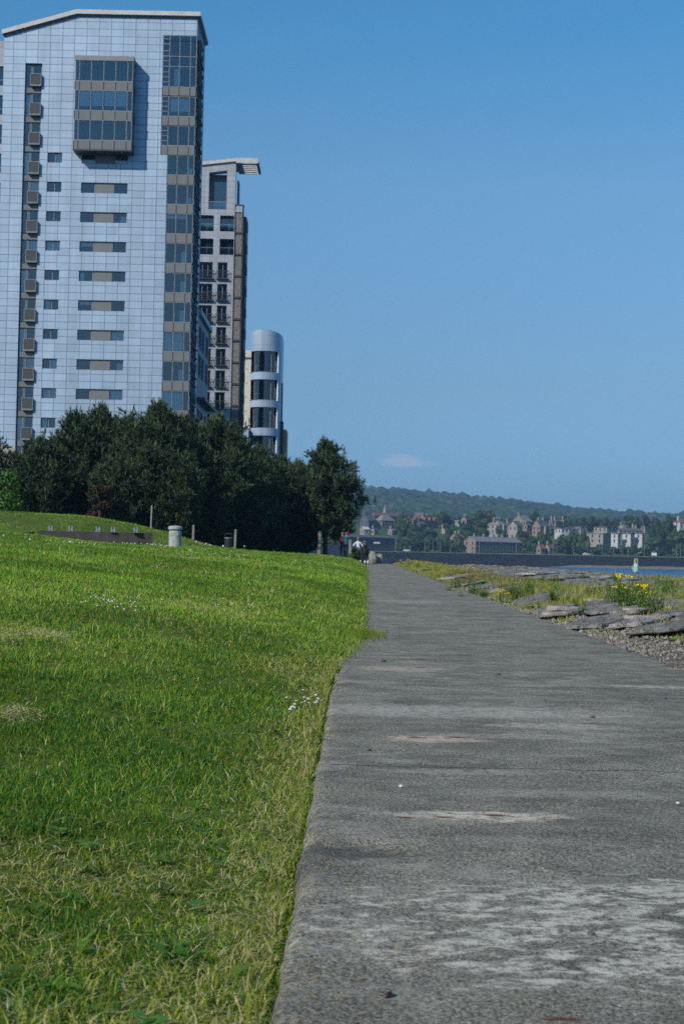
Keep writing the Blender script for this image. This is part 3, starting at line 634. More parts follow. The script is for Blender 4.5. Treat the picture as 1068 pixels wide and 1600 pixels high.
V, T, C = blades(x, y, z, hgt, wid, lean, np.clip(col*np.array([1.03,1.03,1.05])*(1+.12*smooth01((y-8)/10))[:,None], 0, 1), flat)
M['grass'] = tinted('grass_blades', .6, .45, .10)
g = ob('grass', np_mesh('grass', V, T, M['grass'], C)); tag(g, 'short green mown grass with dry straw patches left of the path', 'grass', kind='stuff')
# tufts creeping over the slab, long edge grass and broad leaves are in the same lawn
k = 3400; yy = rng.uniform(9.0, 60, k)**1.0; xx = xg(yy)+rng.normal(.0, .05, k)*(.4+1.2*fbm(yy*1.3, yy*0, 61)); 
p = onz(583, 993); s1 = rng.normal(0, 1, (700, 2)); xx[:700] = p.x-.10+s1[:, 0]*.085; yy[:700] = p.y+s1[:, 1]*.33; yy[700:1700] = rng.uniform(1.9,9,1000); xx[700:1700] = xg(yy[700:1700])+.004-np.abs(rng.normal(0,.035,1000))
r = rng.uniform(0,1,k); cc = np.stack([.13+.13*r, .21+.09*r, .02+.02*r], 1); cc[700:1700:2] = np.array([.50,.41,.20])*rng.uniform(.6,1.2,(500,1))
kd = 900; yd = 1.9+rng.uniform(0,1,kd)**1.6*14; xd = xl(yd)+.03+rng.exponential(.10,kd); rd_ = rng.uniform(0,1,kd); cdb = np.stack([.22+.3*rd_,.19+.22*rd_,.08+.12*rd_],1)
Vd, Td, Cd = blades(xd, yd, np.full(kd, .0), rng.uniform(.015,.05,kd), rng.uniform(.0012,.0028,kd)*np.maximum(1,yd/7), np.full(kd,.97), cdb, np.ones(kd,bool)); Vd[:,2] -= .012
tag(ob('grass_clippings', np_mesh('grass_clippings', Vd, Td, M['grass'], Cd)), 'dry grass clippings scattered on the path beside the lawn', 'clippings', kind='stuff')
V, T, C = blades(xx, yy, np.maximum(zlawn(xx, yy), .0), np.where(np.arange(k) < 700, rng.uniform(.03,.085,k), rng.uniform(.02,.055,k)), rng.uniform(.002,.0042,k)*np.maximum(1, yy/7), np.clip(rng.normal(.75,.2,k), .1, .97), cc)
tag(ob('edge_grass', np_mesh('edge_grass', V, T, M['grass'], C)), 'longer grass creeping over the left edge of the concrete path', 'grass', kind='stuff')
LW = []
def rosettes():
    it = []; r_ = random.Random(77)
    for q in range(170):
        y = 1.9+r_.random()**1.6*9; x = float(xg(y))-.03-r_.random()*(.27*y+.3); z = float(zlawn(x, y)); m_ = r_.randint(4, 8); g_ = (r_.uniform(.07,.14), r_.uniform(.17,.26), r_.uniform(.02,.045))
        for k in range(m_):
            a = r_.uniform(0, 6.28); it.append(((x+.004*math.cos(a), y+.004*math.sin(a), z+r_.uniform(.008,.02)), (math.cos(a), math.sin(a), r_.uniform(.15,.8)), r_.uniform(.022,.05), r_.uniform(.010,.022), g_))
    return it
# white clover heads and daisies
fx = []; 
for (px, py, zz0, rx, ry, k) in ((168,945,.40,.16,.5,34),(195,958,.4,.1,.3,8),(125,876,.75,.4,.8,26),(365,945,.35,.2,.8,12),(225,852,.85,1.0,1.0,40),(480,1105,.0,.035,.13,18),(455,1120,.0,.02,.05,5),(330,885,.7,1.2,3,26),(430,880,.6,1.5,4,26)):
    p = onlawn(px, py) if py > 900 else at(px, py, 38.0+(py<860)*10); fx.append(np.stack([p.x+rng.normal(0,rx,k), p.y+rng.normal(0,ry,k)], 1))
fx = np.concatenate(fx); keep = fx[:, 0] < xg(fx[:, 1])-.03; fx = fx[keep]
mb = MB()
for a, b in fx:
    z0 = float(zlawn(a, b)); s_ = random.uniform(.005,.009)*max(1, b/14)**.8; hh = random.uniform(.03,.05)*max(1, b/14)**.4
    mb.tube([(a,b,z0),(a+.005,b,z0+hh)], .0012*max(1,b/8), 4, 1, False); mb.lathe([(s_*.3,z0+hh-s_*.5),(s_,z0+hh),(s_*.75,z0+hh+s_*.6),(s_*.1,z0+hh+s_*.8)], 7, a+.005, b, 0)
M['petal'] = plain('white_petals', (.62,.62,.58), .7); M['stem'] = plain('green_stem', (.07,.12,.03), .6)
tag(mb.build('daisies', [M['petal'], M['stem']]), 'scattered small white flower heads standing in the mown grass', 'flowers', kind='stuff')
# ------------------------------------------------------------------ STONE BANK
ys = np.concatenate([np.arange(-4, 4, .3), 4*1.012**np.arange(0, 290)]); ys = ys[ys < 125]
vs = np.concatenate([np.arange(-.06, 2, .05), np.arange(2, 8, .15), np.arange(8, 30, 1.2)])
V_, Y_ = np.meshgrid(vs, ys); X_ = xr(np.minimum(Y_,106))+V_; Z_ = zbank(X_, Y_); Z_ -= smooth01((Y_-107)/12)*5.5
m = NT('stony_soil'); c = m.coord(); v1 = m.n('ShaderNodeTexVoronoi', {'Vector': m.n('ShaderNodeVectorMath', {0: c.outputs[0]}, operation='ADD').outputs[0], 'Scale': 26.0}).outputs[0]
col = m.ramp(m.noise(c, 2.2, 7, .65), [(.3, (.13,.118,.095)), (.46, (.20,.185,.155)), (.58, (.26,.20,.14)), (.72, (.18,.155,.065))])
col = m.mix(1.0, col, m.ramp(m.noise(c, 45, 4), [(.3, .5), (.7, 1.35)]), 'MULTIPLY')
m.bsdf(col, .95, 0, m.bump(m.math('ADD', v1, m.noise(c, 30, 5)), .9, .05), .15); M['bank'] = m.mat
structure(ob('stony_bank', grid_mesh('stony_bank', X_, Y_, Z_, M['bank'])))
m = NT('grey_slab'); c = m.coord(); oi = m.n('ShaderNodeObjectInfo')
col = m.ramp(m.noise(m.coord((1,3,2)), 2.6, 7, .65), [(.3, (.165,.158,.142)), (.55, (.24,.23,.208)), (.75, (.31,.30,.27))])
col = m.mix(1.0, col, m.ramp(oi.outputs['Random'], [(0, .86), (.9, 1.12), (.97, 1.5)]), 'MULTIPLY')
col = m.mix(1.0, col, m.ramp(m.noise(c, 55, 4, .7), [(.32, .62), (.68, 1.3)]), 'MULTIPLY')
ck = m.math('ABSOLUTE', m.math('SUBTRACT', m.noise(m.coord((.8,3.2,2)), 2.2, 5, .6, .3), .5)); ckm = m.n('ShaderNodeMapRange', {0: ck, 1: .006, 2: .020, 3: 1.0, 4: 0.0}).outputs[0]; col = m.mix(m.math('MULTIPLY', ckm, .55), col, (.05,.033,.03))
m.bsdf(col, .9, 0, m.bump(m.math('ADD', m.math('SUBTRACT', m.noise(m.coord((1,4,3)), 4, 7, .7), m.math('MULTIPLY', ckm, .6)), m.math('MULTIPLY', m.noise(c, 40, 4), .4)), .8, .05), .2); M['slab'] = m.mat
m = NT('tan_slab'); c = m.coord(); m.bsdf(m.ramp(m.noise(c, 6, 6), [(.3, (.27,.23,.19)), (.7, (.42,.37,.31))]), .9, 0, m.bump(m.noise(c, 20, 5), .7, .03)); M['tanslab'] = m.mat
def slab_mesh(L, W, H, seed):
    r = random.Random(seed); bm = bmesh.new(); n = 15; vs = []
    for k in range(n):
        t = 2*math.pi*k/n; q = 1/(abs(math.cos(t))**3.2+abs(math.sin(t))**3.2)**(1/3.2); q *= r.uniform(.84, 1.06)
        vs.append(bm.verts.new((L/2*q*math.cos(t), W/2*q*math.sin(t), 0)))
    f = bm.faces.new(vs); e = bmesh.ops.extrude_face_region(bm, geom=[f]); tv = [v for v in e['geom'] if isinstance(v, bmesh.types.BMVert)]
    for v in tv: v.co.z = H*r.uniform(.75, 1.1); v.co.x *= .97; v.co.y *= .95
    tf = [g_ for g_ in e['geom'] if isinstance(g_, bmesh.types.BMFace)]
    i = bmesh.ops.inset_region(bm, faces=tf, thickness=W*.10, depth=H*.10)
    bmesh.ops.triangulate(bm, faces=[x_ for x_ in bm.faces if len(x_.verts) > 4])
    bmesh.ops.subdivide_edges(bm, edges=bm.edges[:], cuts=2, use_grid_fill=True)
    for v in bm.verts:
        if v.co.z > .02:
            v.co.z += (float(fbm(v.co.x*3+seed, v.co.y*5, seed))-.5)*H*.8
            v.co.x += (float(fbm(v.co.y*6, v.co.z*6+seed, seed+2))-.5)*.06; v.co.y += (float(fbm(v.co.x*5, v.co.z*6+seed, seed+3))-.5)*.07
    bmesh.ops.recalc_face_normals(bm, faces=bm.faces[:]); me = bpy.data.meshes.new('bank_stone'); bm.to_mesh(me); bm.free(); me.materials.append(M['slab'])
    me.polygons.foreach_set('use_smooth', [True]*len(me.polygons)); return me
SLABS = [slab_mesh(random.uniform(1.3, 2.3), random.uniform(.55, .85), random.uniform(.065, .095), 100+k) for k in range(14)]
def veg(x, y):                                         # where plants have taken the bank
    v = x-xr(y); nz = fbm(x*.9+3, y*.35, 71)
    band = smooth01((y-17.6+.25*v)/1.6)*smooth01((28-y)/4)*smooth01((nz-.22)/.2)
    tangle = smooth01((y-23)/3)*smooth01((2.0-v)/.7)*1.0 + smooth01((y-45)/9)*smooth01((1.3-v)/.5)
    edge = np.exp(-((v-.14)/.16)**2)*smooth01((y-11.5)/4)*(.2+.9*smooth01((nz-.35)/.2))
    crest = smooth01((v-3.6)/.8)*smooth01((y-19)/3)*smooth01((40-y)/8)*.6
    return np.clip(band + tangle + edge + crest + smooth01((nz-.56)/.12)*.5*smooth01((v-.2)/.4), 0, 1)*smooth01((6.0-v)/.8)
def onbank(px, py):
    p = onz(px, py, .1)
    for _ in range(25): p = p*.5 + onz(px, py, min(.5, float(zbank(p.x, p.y))))*.5
    return p
cand = []; a_ = np.array([math.cos(RAD(61)), math.sin(RAD(61))]); b_ = np.array([-a_[1], a_[0]])
for ib in np.concatenate([np.arange(-60, -2, .70), np.arange(-2, 7, .56), np.arange(7, 25, .7)]):
    ia = -5+random.uniform(0, 2)
    while ia < 115:
        me = random.choice(SLABS); L = me.vertices[0].co.x; L = max(v.co.x for v in me.vertices)*2
        c = a_*(ia+L/2)+b_*(ib+random.uniform(-.06,.06)); ia += L*(.8 if -2 < ib < 7 and ia < 14 else 1)+random.uniform(.02,.10); x_, y_ = c+np.array([2.5, 8])
        v = x_-float(xr(y_))
        if 1.5 < y_ < 88 and .20+(.30 if y_ < 10.8 else 0)+random.uniform(0,.2) < v < float(vcrest(y_))+.8 and float(veg(x_, y_)) < random.uniform(.55, 1.15): cand.append((y_, x_, me))
cand.sort(key=lambda q: q[0]); keepn = cand[:225]+random.sample(cand[225:], min(70, max(0, len(cand)-225)))
for y_, x_, me in keepn:
    z_ = float(zbank(x_, y_)); dzx = float(zbank(x_+.5, y_)-zbank(x_-.5, y_))
    o = ob('bank_stone', me, None, (x_, y_, z_+.022+random.uniform(-.018,.02)))
    e_ = Matrix.Rotation(-math.atan(dzx), 4, 'Y') @ Matrix.Rotation(random.uniform(-.04,.04), 4, 'X') @ Matrix.Rotation(RAD(61)+random.uniform(-.10,.10), 4, 'Z'); o.rotation_euler = e_.to_euler(); k_ = .78 if y_ < 19 else 1.0; o.scale = (k_, k_*random.uniform(.9,1.08), random.uniform(.42,.66))
    tag(o, 'flat grey stone slab bedded in the weedy bank beside the path', 'stone', 'grey stone slabs laid on the sea bank')
print('slabs', len(cand))
for px, py in ((882,960),(992,962),(866,968),(1000,975),(930,945)):
    p = onbank(px, py); o = ob('tan_stone', SLABS[px % 14].copy(), None, (p.x, p.y, float(zbank(p.x, p.y))+.05), .4); o.data.materials[0] = M['tanslab']; o.scale = (.22,.36,.5)
    tag(o, {882:'small tan stone between weeds, nearest the path edge',992:'pale tan stone beside the tall yellow flowered weeds',866:'tan stone chip lying by the low dock leaves',1000:'tan stone in a dark crack of the nearest slabs',930:'tan stone at the foot of the green weed band'}[px], 'stone')
# gravel strip along the path edge
k = 10500; yy = 1.5+rng.uniform(0,1,k)**1.15*38; vv = np.abs(rng.normal(0,1,k))*.30*np.where(yy<10.5, 2.4, .8)+.02; xx = xr(yy)+vv
s = rng.uniform(.006,.021,k)*np.where(rng.uniform(0,1,k)<.06, 2.2, 1); zz = zbank(xx, yy)+s*.3
oc = np.array([[1,0,0],[0,1,0],[-1,0,0],[0,-1,0],[0,0,.7],[0,0,-.7]]); of = np.array([[0,1,4],[1,2,4],[2,3,4],[3,0,4],[1,0,5],[2,1,5],[3,2,5],[0,3,5]])
ang = rng.uniform(0,6.28,k); o6 = oc[None]*rng.uniform(.55,1.25,(k,6,1))*s[:,None,None]
X6 = o6[...,0]*np.cos(ang)[:,None]-o6[...,1]*np.sin(ang)[:,None]; Y6 = o6[...,0]*np.sin(ang)[:,None]+o6[...,1]*np.cos(ang)[:,None]
V = np.stack([X6+xx[:,None], Y6+yy[:,None], o6[...,2]+zz[:,None]], -1).reshape(-1,3); T = (of[None]+(np.arange(k)*6)[:,None,None]).reshape(-1,3)
r = rng.uniform(0,1,k); C = np.repeat((np.stack([.13+.16*r,.122+.145*r,.105+.125*r],1))[:,None,:],6,1).reshape(-1,3)
M['gravel'] = tinted('gravel_stone', .9, 0.0, .2)
tag(ob('gravel', np_mesh('gravel', V, T, M['gravel'], C)), 'loose grey gravel between the path and the stone bank', 'gravel', kind='stuff')
# ground cover: low weeds, dry moss and grass between the stones
k = 280000; yy = 8.6+rng.uniform(0,1,k)**2.0*82; vv = rng.uniform(0,1,k)*6.4; xx = xr(yy)+vv; g_ = veg(xx, yy)
vd = np.where(vcrest(yy)+.4 > vv, 1, 0); keep = (rng.uniform(0,1,k) < g_*1.0)*vd > 0; xx, yy, vv, g_ = xx[keep], yy[keep], vv[keep], g_[keep]; k = len(xx)
nz = fbm(xx*.55, yy*.3, 81); r = rng.uniform(0,1,k); rr = rng.uniform(0,1,k)
gc = np.stack([.14+.14*r, .22+.13*r, .025+.03*r], 1); gy = np.stack([.34+.18*r, .30+.12*r, .07+.05*r], 1); gr = np.stack([.22+.12*r, .12+.07*r, .07+.05*r], 1); gs = np.stack([.34+.16*r, .29+.13*r, .18+.1*r], 1)
redz = np.clip(smooth01((yy-26)/8)*smooth01((52-yy)/10)*np.exp(-((vv-1.3)/1.3)**2), 0, 1)
col = gc; col = np.where((rr < .30+.3*nz)[:,None], gy, col); col = np.where((rr < redz*.5)[:,None], gr, col); col = np.where((rng.uniform(0,1,k) < .14)[:,None], gs, col)
hh = (.035+.12*rng.uniform(0,1,k)**1.6)*(.5+.9*g_)*(.7+.6*nz)*np.where(vv < .7, .5, 1)
V, T, C = blades(xx, yy, zbank(xx, yy)-.01, hh, rng.uniform(.006,.016,k)*np.maximum(1, yy/18)**.8, np.clip(rng.normal(.55,.3,k), .05, .97), col)
tag(ob('ground_cover', np_mesh('ground_cover', V, T, M['grass'], C)), 'low weeds and dry grass growing between the stones of the bank', 'weeds', kind='stuff')
# ================================================================== PLANTS ON THE BANK
M['leaf'] = tinted('weed_leaf', .5, .4, .3)
def leafset(items):
    """items: (base, dir, length, width, colour) -> folded bent leaves"""
    V = []; T = []; C = []
    for b, d, L, w, c in items:
        b = np.array(b); d = np.array(d, float); d /= np.linalg.norm(d); s = np.cross(d, [0,0,1.]); s = s/(np.linalg.norm(s)+1e-6); i = len(V)
        mid = b+d*L*.5; tip = b+d*L+np.array([0,0,-L*.22])
        V += [b-s*w*.15, b+s*w*.15, mid-s*w*.5+[0,0,w*.12], mid+s*w*.5+[0,0,w*.12], tip]; C += [np.array(c)*.85]*2+[c]*2+[np.array(c)*1.1]
        T += [(i,i+1,i+3),(i,i+3,i+2),(i+2,i+3,i+4)]
    return np.array(V), np.array(T), np.array(C)
def weed(kind, seed):
    r = random.Random(seed); it = []; fl = MB(); st = MB()
    G = lambda: (r.uniform(.10,.19), r.uniform(.19,.30), r.uniform(.02,.05))
    if kind == 'ragwort':
        for s_ in range(r.randint(5, 8)):
            a = r.uniform(0, 6.28); l = r.uniform(.02,.2); h = r.uniform(.38,.62); bx, by = .1*math.cos(a), .1*math.sin(a); tx, ty = bx+l*math.cos(a), by+l*math.sin(a)
            st.tube([(bx,by,0),((bx+tx)/2,(by+ty)/2,h*.55),(tx,ty,h)], .007, 5)
            for q in range(16):
                t = r.uniform(.05,.9); b = r.uniform(0,6.28); it.append(((bx+(tx-bx)*t, by+(ty-by)*t, h*t), (math.cos(b), math.sin(b), .5), r.uniform(.07,.15), .04, G()))
            for q in range(9):
                b = r.uniform(0,6.28); d = r.uniform(0,.075); x, y, z = tx+d*math.cos(b), ty+d*math.sin(b), h+r.uniform(.0,.05)
                fl.lathe([(.006,z-.012),(.019,z),(.014,z+.008),(.002,z+.012)], 7, x, y)
    elif kind == 'dock':
        for q in range(34):
            b = r.uniform(0,6.28); it.append(((.06*math.cos(b),.06*math.sin(b),0), (math.cos(b), math.sin(b), r.uniform(.25,1.0)), r.uniform(.14,.30), r.uniform(.06,.10), (r.uniform(.09,.15), r.uniform(.20,.30), r.uniform(.025,.05))))
    elif kind == 'tall':
        for s_ in range(26):
            a = r.uniform(0,6.28); d = r.uniform(0,.22); h = r.uniform(.2,.55); lx, ly = r.uniform(-.12,.12), r.uniform(-.12,.12); x, y = d*math.cos(a), d*math.sin(a)
            st.tube([(x,y,0),(x+lx*.4,y+ly*.4,h*.6),(x+lx,y+ly,h)], [.005,.004,.002], 4)
            for q in range(11):
                t = r.uniform(.1,.95); b = r.uniform(0,6.28); it.append(((x+lx*t*t, y+ly*t*t, h*t), (math.cos(b), math.sin(b), r.uniform(.3,1.2)), r.uniform(.06,.13), r.uniform(.015,.03), G()))
    else:
        for s_ in range(60):
            a = r.uniform(0,6.28); d = r.uniform(0,.25); t = r.uniform(0,1); c = (.22+.16*t, .17+.11*t, .07+.07*t) if kind == 'straw' else (.20+.1*t, .11+.05*t, .07+.04*t)
            it.append(((d*math.cos(a), d*math.sin(a), 0), (r.uniform(-.35,.35), r.uniform(-.35,.35), 1), r.uniform(.18,.42), r.uniform(.008,.016), c))
            if r.random() < .35: it.append(((d*math.cos(a), d*math.sin(a), 0), (r.uniform(-.6,.6), r.uniform(-.6,.6), 1), r.uniform(.12,.25), .014, G()))
    V, T, C = leafset(it); return np_mesh('leaves', V, T, M['leaf'], C), (fl.mesh('flowers', M['yellow'], True) if fl.v else None), (st.mesh('stems', M['stem']) if st.v else None)
M['yellow'] = plain('yellow_petals', (.72,.53,.02), .6, 0, .12)
WEEDS = {k: [weed(k, 200+q*7+len(k)) for q in range(3)] for k in ('ragwort','dock','tall','straw','red')}
def plant(kind, px, py, z0, s, label, group=None, name='weed'):
    p = onbank(px, py); lf, fl, st = random.choice(WEEDS[kind])
    t = thing(name, label, 'plant', (p.x, p.y, float(zbank(p.x, p.y))-.02), random.uniform(0,6.28), group); s *= .56 if py > 895 else .7; t.scale = (s*1.15, s*1.15, s)
    ob('leaves', lf, t)
    if fl: ob('flowers', fl, t)
    if st: ob('stems', st, t)
for k, px, py, s, lab in (('ragwort',976,948,1.15,'tall yellow flowered weed standing highest against the water'),('ragwort',992,953,.95,'yellow flowered weed with the brightest flower head, in front of the taller one'),
    ('tall',985,955,1.25,'dense bright green weed clump under the yellow flowers'),('tall',1016,958,1.1,'bushy green weed right of the yellow flowered clump'),('tall',962,950,1.0,'green weed left of the yellow flowered clump'),
    ('dock',836,951,.85,'dark green broad-leaved dock between path edge and stones'),('dock',822,951,.7,'smaller green dock touching the left of the broad-leaved dock'),('dock',838,967,.55,'lowest broad green weed right at the path edge'),('dock',825,968,.45,'tiny green weed at the path edge below the dock'),
    ('tall',913,962,.6,'thin upright green weed in a crack of the stones'),('dock',900,972,.6,'pale green weed by the tan stones near the path'),
    ('ragwort',786,944,.75,'low yellow flowered weed beside the path, by the green band'),('dock',800,943,.9,'green broad-leaved weed beside the low yellow flowers'),('dock',775,944,.7,'green weed overhanging the path edge halfway along'),
    ('ragwort',679,883,.95,'rounded yellow flower clump on the bank skyline'),('ragwort',640,884,.8,'yellow flowers near the far end of the path'),('ragwort',628,884,.8,'farthest yellow flowers beside the path'),('ragwort',652,888,.8,'yellow flowers spilling onto the far path edge'),
    ('ragwort',808,889,1.3,'leggy yellow weed on the skyline above the grey slabs'),('ragwort',820,891,1.1,'fluffy golden weed on the skyline right of the leggy one'),('ragwort',735,898,.9,'pale yellow flowers among reddish grass'),
    ('straw',1015,915,1.3,'straw coloured grass standing against the water'),('straw',1035,918,1.3,'dry grass right of the yellow weeds against the water'),('straw',1060,915,1.2,'dry grass clump at the right edge above the slabs'),('straw',1000,912,1.1,'thin dry grass between yellow weeds and water'),('straw',1048,925,1.2,'low dry grass near the right edge'),
    ('red',745,905,1.2,'reddish seeding grass on the bank beside the path'),('red',722,900,1.1,'reddish grass left of the pale yellow flowers'),('red',768,903,1.2,'rust coloured grass among the green weeds'),('red',790,898,1.1,'rusty grass below the skyline slabs'),('straw',712,897,1.1,'tan grass clump by the path edge'),('straw',780,912,1.1,'tan grass in the middle of the weed band')):
    plant(k, px, py, .15, s, lab, None, 'grass_tuft' if k in ('straw','red') else 'weed')
r = random.Random(5)
for q in range(70):
    px = r.uniform(700, 1060); py = r.uniform(908, 942) + (px-880)*.02
    plant('tall' if q % 3 else 'dock', px, py, .2, r.uniform(.55,1.0), 'low green weed in the leafy band running across the bank', 'green weeds of the leafy band')
for q in range(20):
    px = r.uniform(690, 800); py = 890+(px-690)*.22+r.uniform(0,16)
    plant('red' if q % 2 else 'straw', px, py, .15, r.uniform(.7,1.1), 'dry rusty grass tuft in the tangle beside the path', 'rusty grass tufts by the path', 'grass_tuft')
for q, (px, py, s) in enumerate(((905,1020,.5),(945,985,.55),(1010,1015,.5),(1050,1000,.55),(870,990,.45),(1035,985,.5))):
    plant('dock' if q % 2 else 'straw', px, py, .0, s, ['dry tuft in the gravel nearest the path edge','pale weed at the foot of the slabs','dry tuft in the gravel towards the right edge','green weed under the nearest slab at the right edge','dry tuft left in the gravel strip','green weed in a crack of the nearest slabs'][q], None, 'weed')
# loose pebbles on the path
M['pebble'] = plain('dark_pebble', (.09,.085,.075), .8); M['wpebble'] = plain('white_pebble', (.55,.56,.57), .6)
for q, (px, py, s, w, lab) in enumerate(((626,1230,.010,1,'small white pebble lying on the concrete path'),(599,1034,.022,0,'dark pebble on the path near the grass edge'),(778,1055,.018,0,'dark pebble in the middle of the path'),(1037,1093,.014,0,'dark pebble at the right side of the path'),(1058,1256,.008,1,'white speck of stone at the right edge of the picture'),
        (600,1556,.016,2,'grey stone chip on the near left part of the path'),(576,1173,.012,0,'tiny dark pebble near the left path edge'),(922,1462,.010,0,'small dark pebble in the pale worn patch'),(925,1122,.016,0,'flat dark chip right of the pale streak'),(1016,1470,.009,0,'little dark pebble right in the pale worn patch'))):
    p = onz(px, py); bm = bmesh.new(); bmesh.ops.create_icosphere(bm, subdivisions=2, radius=s*.75)
    for v in bm.verts: v.co.z *= .6; v.co *= random.uniform(.8,1.15)
    me = bpy.data.meshes.new('pebble'); bm.to_mesh(me); bm.free(); me.materials.append([M['pebble'], M['wpebble'], M['slab']][w]); tag(ob('pebble', me, None, (p.x, p.y, s*.35)), lab, 'pebble')
V, T, C = leafset(rosettes()); tag(ob('lawn_weeds', np_mesh('lawn_weeds', V, T, M['leaf'], C)), 'small broad leaved weeds and clover in the mown grass', 'weeds', kind='stuff')
# ================================================================== TREES
M['needle'] = tinted('pine_needles', .65, .12, .2); M['bark'] = plain('pine_bark', (.075,.055,.042), .95, 0, .35, 5, bump=.6)
M['foliage'] = tinted('broad_leaves', .55, .30, .25)
def tufts(P, D, L, W, col, nn, spread):
    """needle tufts: nn thin triangles in a cone about each direction"""
    k = len(P); up = np.where(np.abs(D[:, 2:3]) < .9, np.array([[0,0,1.]]), np.array([[1.,0,0]])); A = np.cross(D, up); A /= np.linalg.norm(A, axis=1)[:, None]; B = np.cross(D, A)
    V = np.zeros((k, nn, 3, 3)); C = np.zeros((k, nn, 3, 3))
    for q in range(nn):
        t = rng.uniform(0, 2*np.pi, k); s = spread*np.sqrt(rng.uniform(.02, 1, k)); d = D + (A*np.cos(t)[:, None]+B*np.sin(t)[:, None])*s[:, None]; d /= np.linalg.norm(d, axis=1)[:, None]
        w = np.cross(d, rng.normal(0, 1, (k, 3))); w /= np.linalg.norm(w, axis=1)[:, None]; l = (L*rng.uniform(.65, 1.15, k))[:, None]; b = P + D*(L*rng.uniform(-.5, .55, k))[:, None]
        V[:, q, 0] = b-w*W/2; V[:, q, 1] = b+w*W/2; V[:, q, 2] = b+d*l; C[:, q, :, :] = (col*rng.uniform(.75, 1.25, (k, 1)))[:, None, :]
    V = V.reshape(-1, 3); return V, np.arange(len(V)).reshape(-1, 3), C.reshape(-1, 3)
EXPN = 1.35
def pine_meshes(seed, H=8.0, R=2.6, z0=.5, peak=.33, dens=9):
    r = np.random.default_rng(seed); rd = random.Random(seed); tr = MB(); P = []; D = []; Wt = []; 
    bend = [rd.uniform(-.2,.2) for _ in range(4)]
    axis = lambda z: np.array([bend[0]*math.sin(z/H*3), bend[1]*math.sin(z/H*2.5+.4), z])
    tr.tube([axis(H*t) for t in np.linspace(0, .97, 9)], [.15*(1-t)+.015 for t in np.linspace(0, .97, 9)], 7)
    z = z0
    while z < H*.97:
        t = z/H; env = R*(min(1, (t/peak)**.5) if t < peak else max(.06, 1-((t-peak)/(1-peak))**EXPN))
        nb = 6 if t < .8 else 5
        a0 = rd.uniform(0, 6.28)
        for q in range(nb):
            L = env*rd.uniform(.62, 1.14); a = a0+q*6.28/nb+rd.uniform(-.35,.35); b = axis(z+rd.uniform(-.15,.15)); rise = rd.uniform(.12,.42)+.55*t
            dirn = np.array([math.cos(a), math.sin(a), rise]); pts = [b + dirn*L*s_ + np.array([0,0,.28*L*s_*s_]) for s_ in (0, .35, .7, 1)]
            tr.tube(pts, [.028+.006*L, .018, .012, .006], 5, 0, False)
            ns = int(2+L*dens*.42)
            for k in range(ns):
                s_ = rd.uniform(.22, 1.02)**.8; o = r.normal(0, 1, 3)*np.array([.24,.24,.18])*(.35+.5*L/2)
                c0_ = b + dirn*L*s_ + np.array([0,0,.28*L*s_*s_]) + o; dd = dirn*.5 + o*.6 + np.array([0,0,.8]); dd /= np.linalg.norm(dd); w_ = rd.uniform(.75,1.35)
                for e_ in range(6): g_ = r.normal(0,1,3); g_ /= np.linalg.norm(g_); P.append(c0_+g_*.085+dd*.06*e_); q_ = dd*.75+g_*.75; D.append(q_/np.linalg.norm(q_)); Wt.append(w_)
        z += rd.uniform(.26, .42)*(1 if t < .75 else .8)
    for k in range(40): P.append(axis(H*rd.uniform(.88,1.03))+r.normal(0,.07,3)); D.append(np.array([rd.uniform(-.2,.2), rd.uniform(-.2,.2), 1.0])); Wt.append(1.1)
    P = np.array(P); D = np.array(D); D /= np.linalg.norm(D, axis=1)[:, None]
    # candles: upright shoots that break the outline, coloured lighter to stand for sunlit tips
    k = int(len(P)*.09); sel = r.choice(len(P), k, False); P2 = P[sel]+np.array([0,0,.16]); D2 = np.tile(np.array([[0,0,1.]]), (k, 1))+r.normal(0,.14,(k,3)); D2 /= np.linalg.norm(D2, axis=1)[:, None]
    n = fbm(P[:,0]*1.3+seed, P[:,2]*1.1+P[:,1], seed); c = np.array([.042,.070,.034])*(.62+.8*n)[:, None]*np.array(Wt)[:,None]*r.uniform(.85,1.15,(len(P),1)); c = c + (r.uniform(0,1,(len(P),1)) < .05)*np.array([.035,.018,.0])
    V, T, C = tufts(P, D, .24, .050, c, 8, .75)
    c2 = np.array([.115,.150,.060])*r.uniform(.7,1.2,(k,1)); V2, T2, C2 = tufts(P2, D2, .34, .05, c2, 8, .34)
    return np_mesh('crown', np.concatenate([V, V2]), np.concatenate([T, T2+len(V)]), M['needle'], np.concatenate([C, C2])), tr.mesh('trunk', M['bark'], True)
PINES = [pine_meshes(300, 8.0, 2.7, .35), pine_meshes(311, 8.0, 2.3, .4, .38), pine_meshes(322, 8.0, 2.9, .35, .30), pine_meshes(333, 8.0, 2.2, .4, .42)]
LONE = pine_meshes(344, 7.6, 2.6, .85, .24, 12)
def put_tree(ms, name, label, x, y, z, s, sw=None, rz=0, group=None, cat='tree'):
    t = thing(name, label, cat, (x, y, z), rz, group); t.scale = (sw or s, sw or s, s); ob('crown', ms[0], t); ob('trunk', ms[1], t); return t
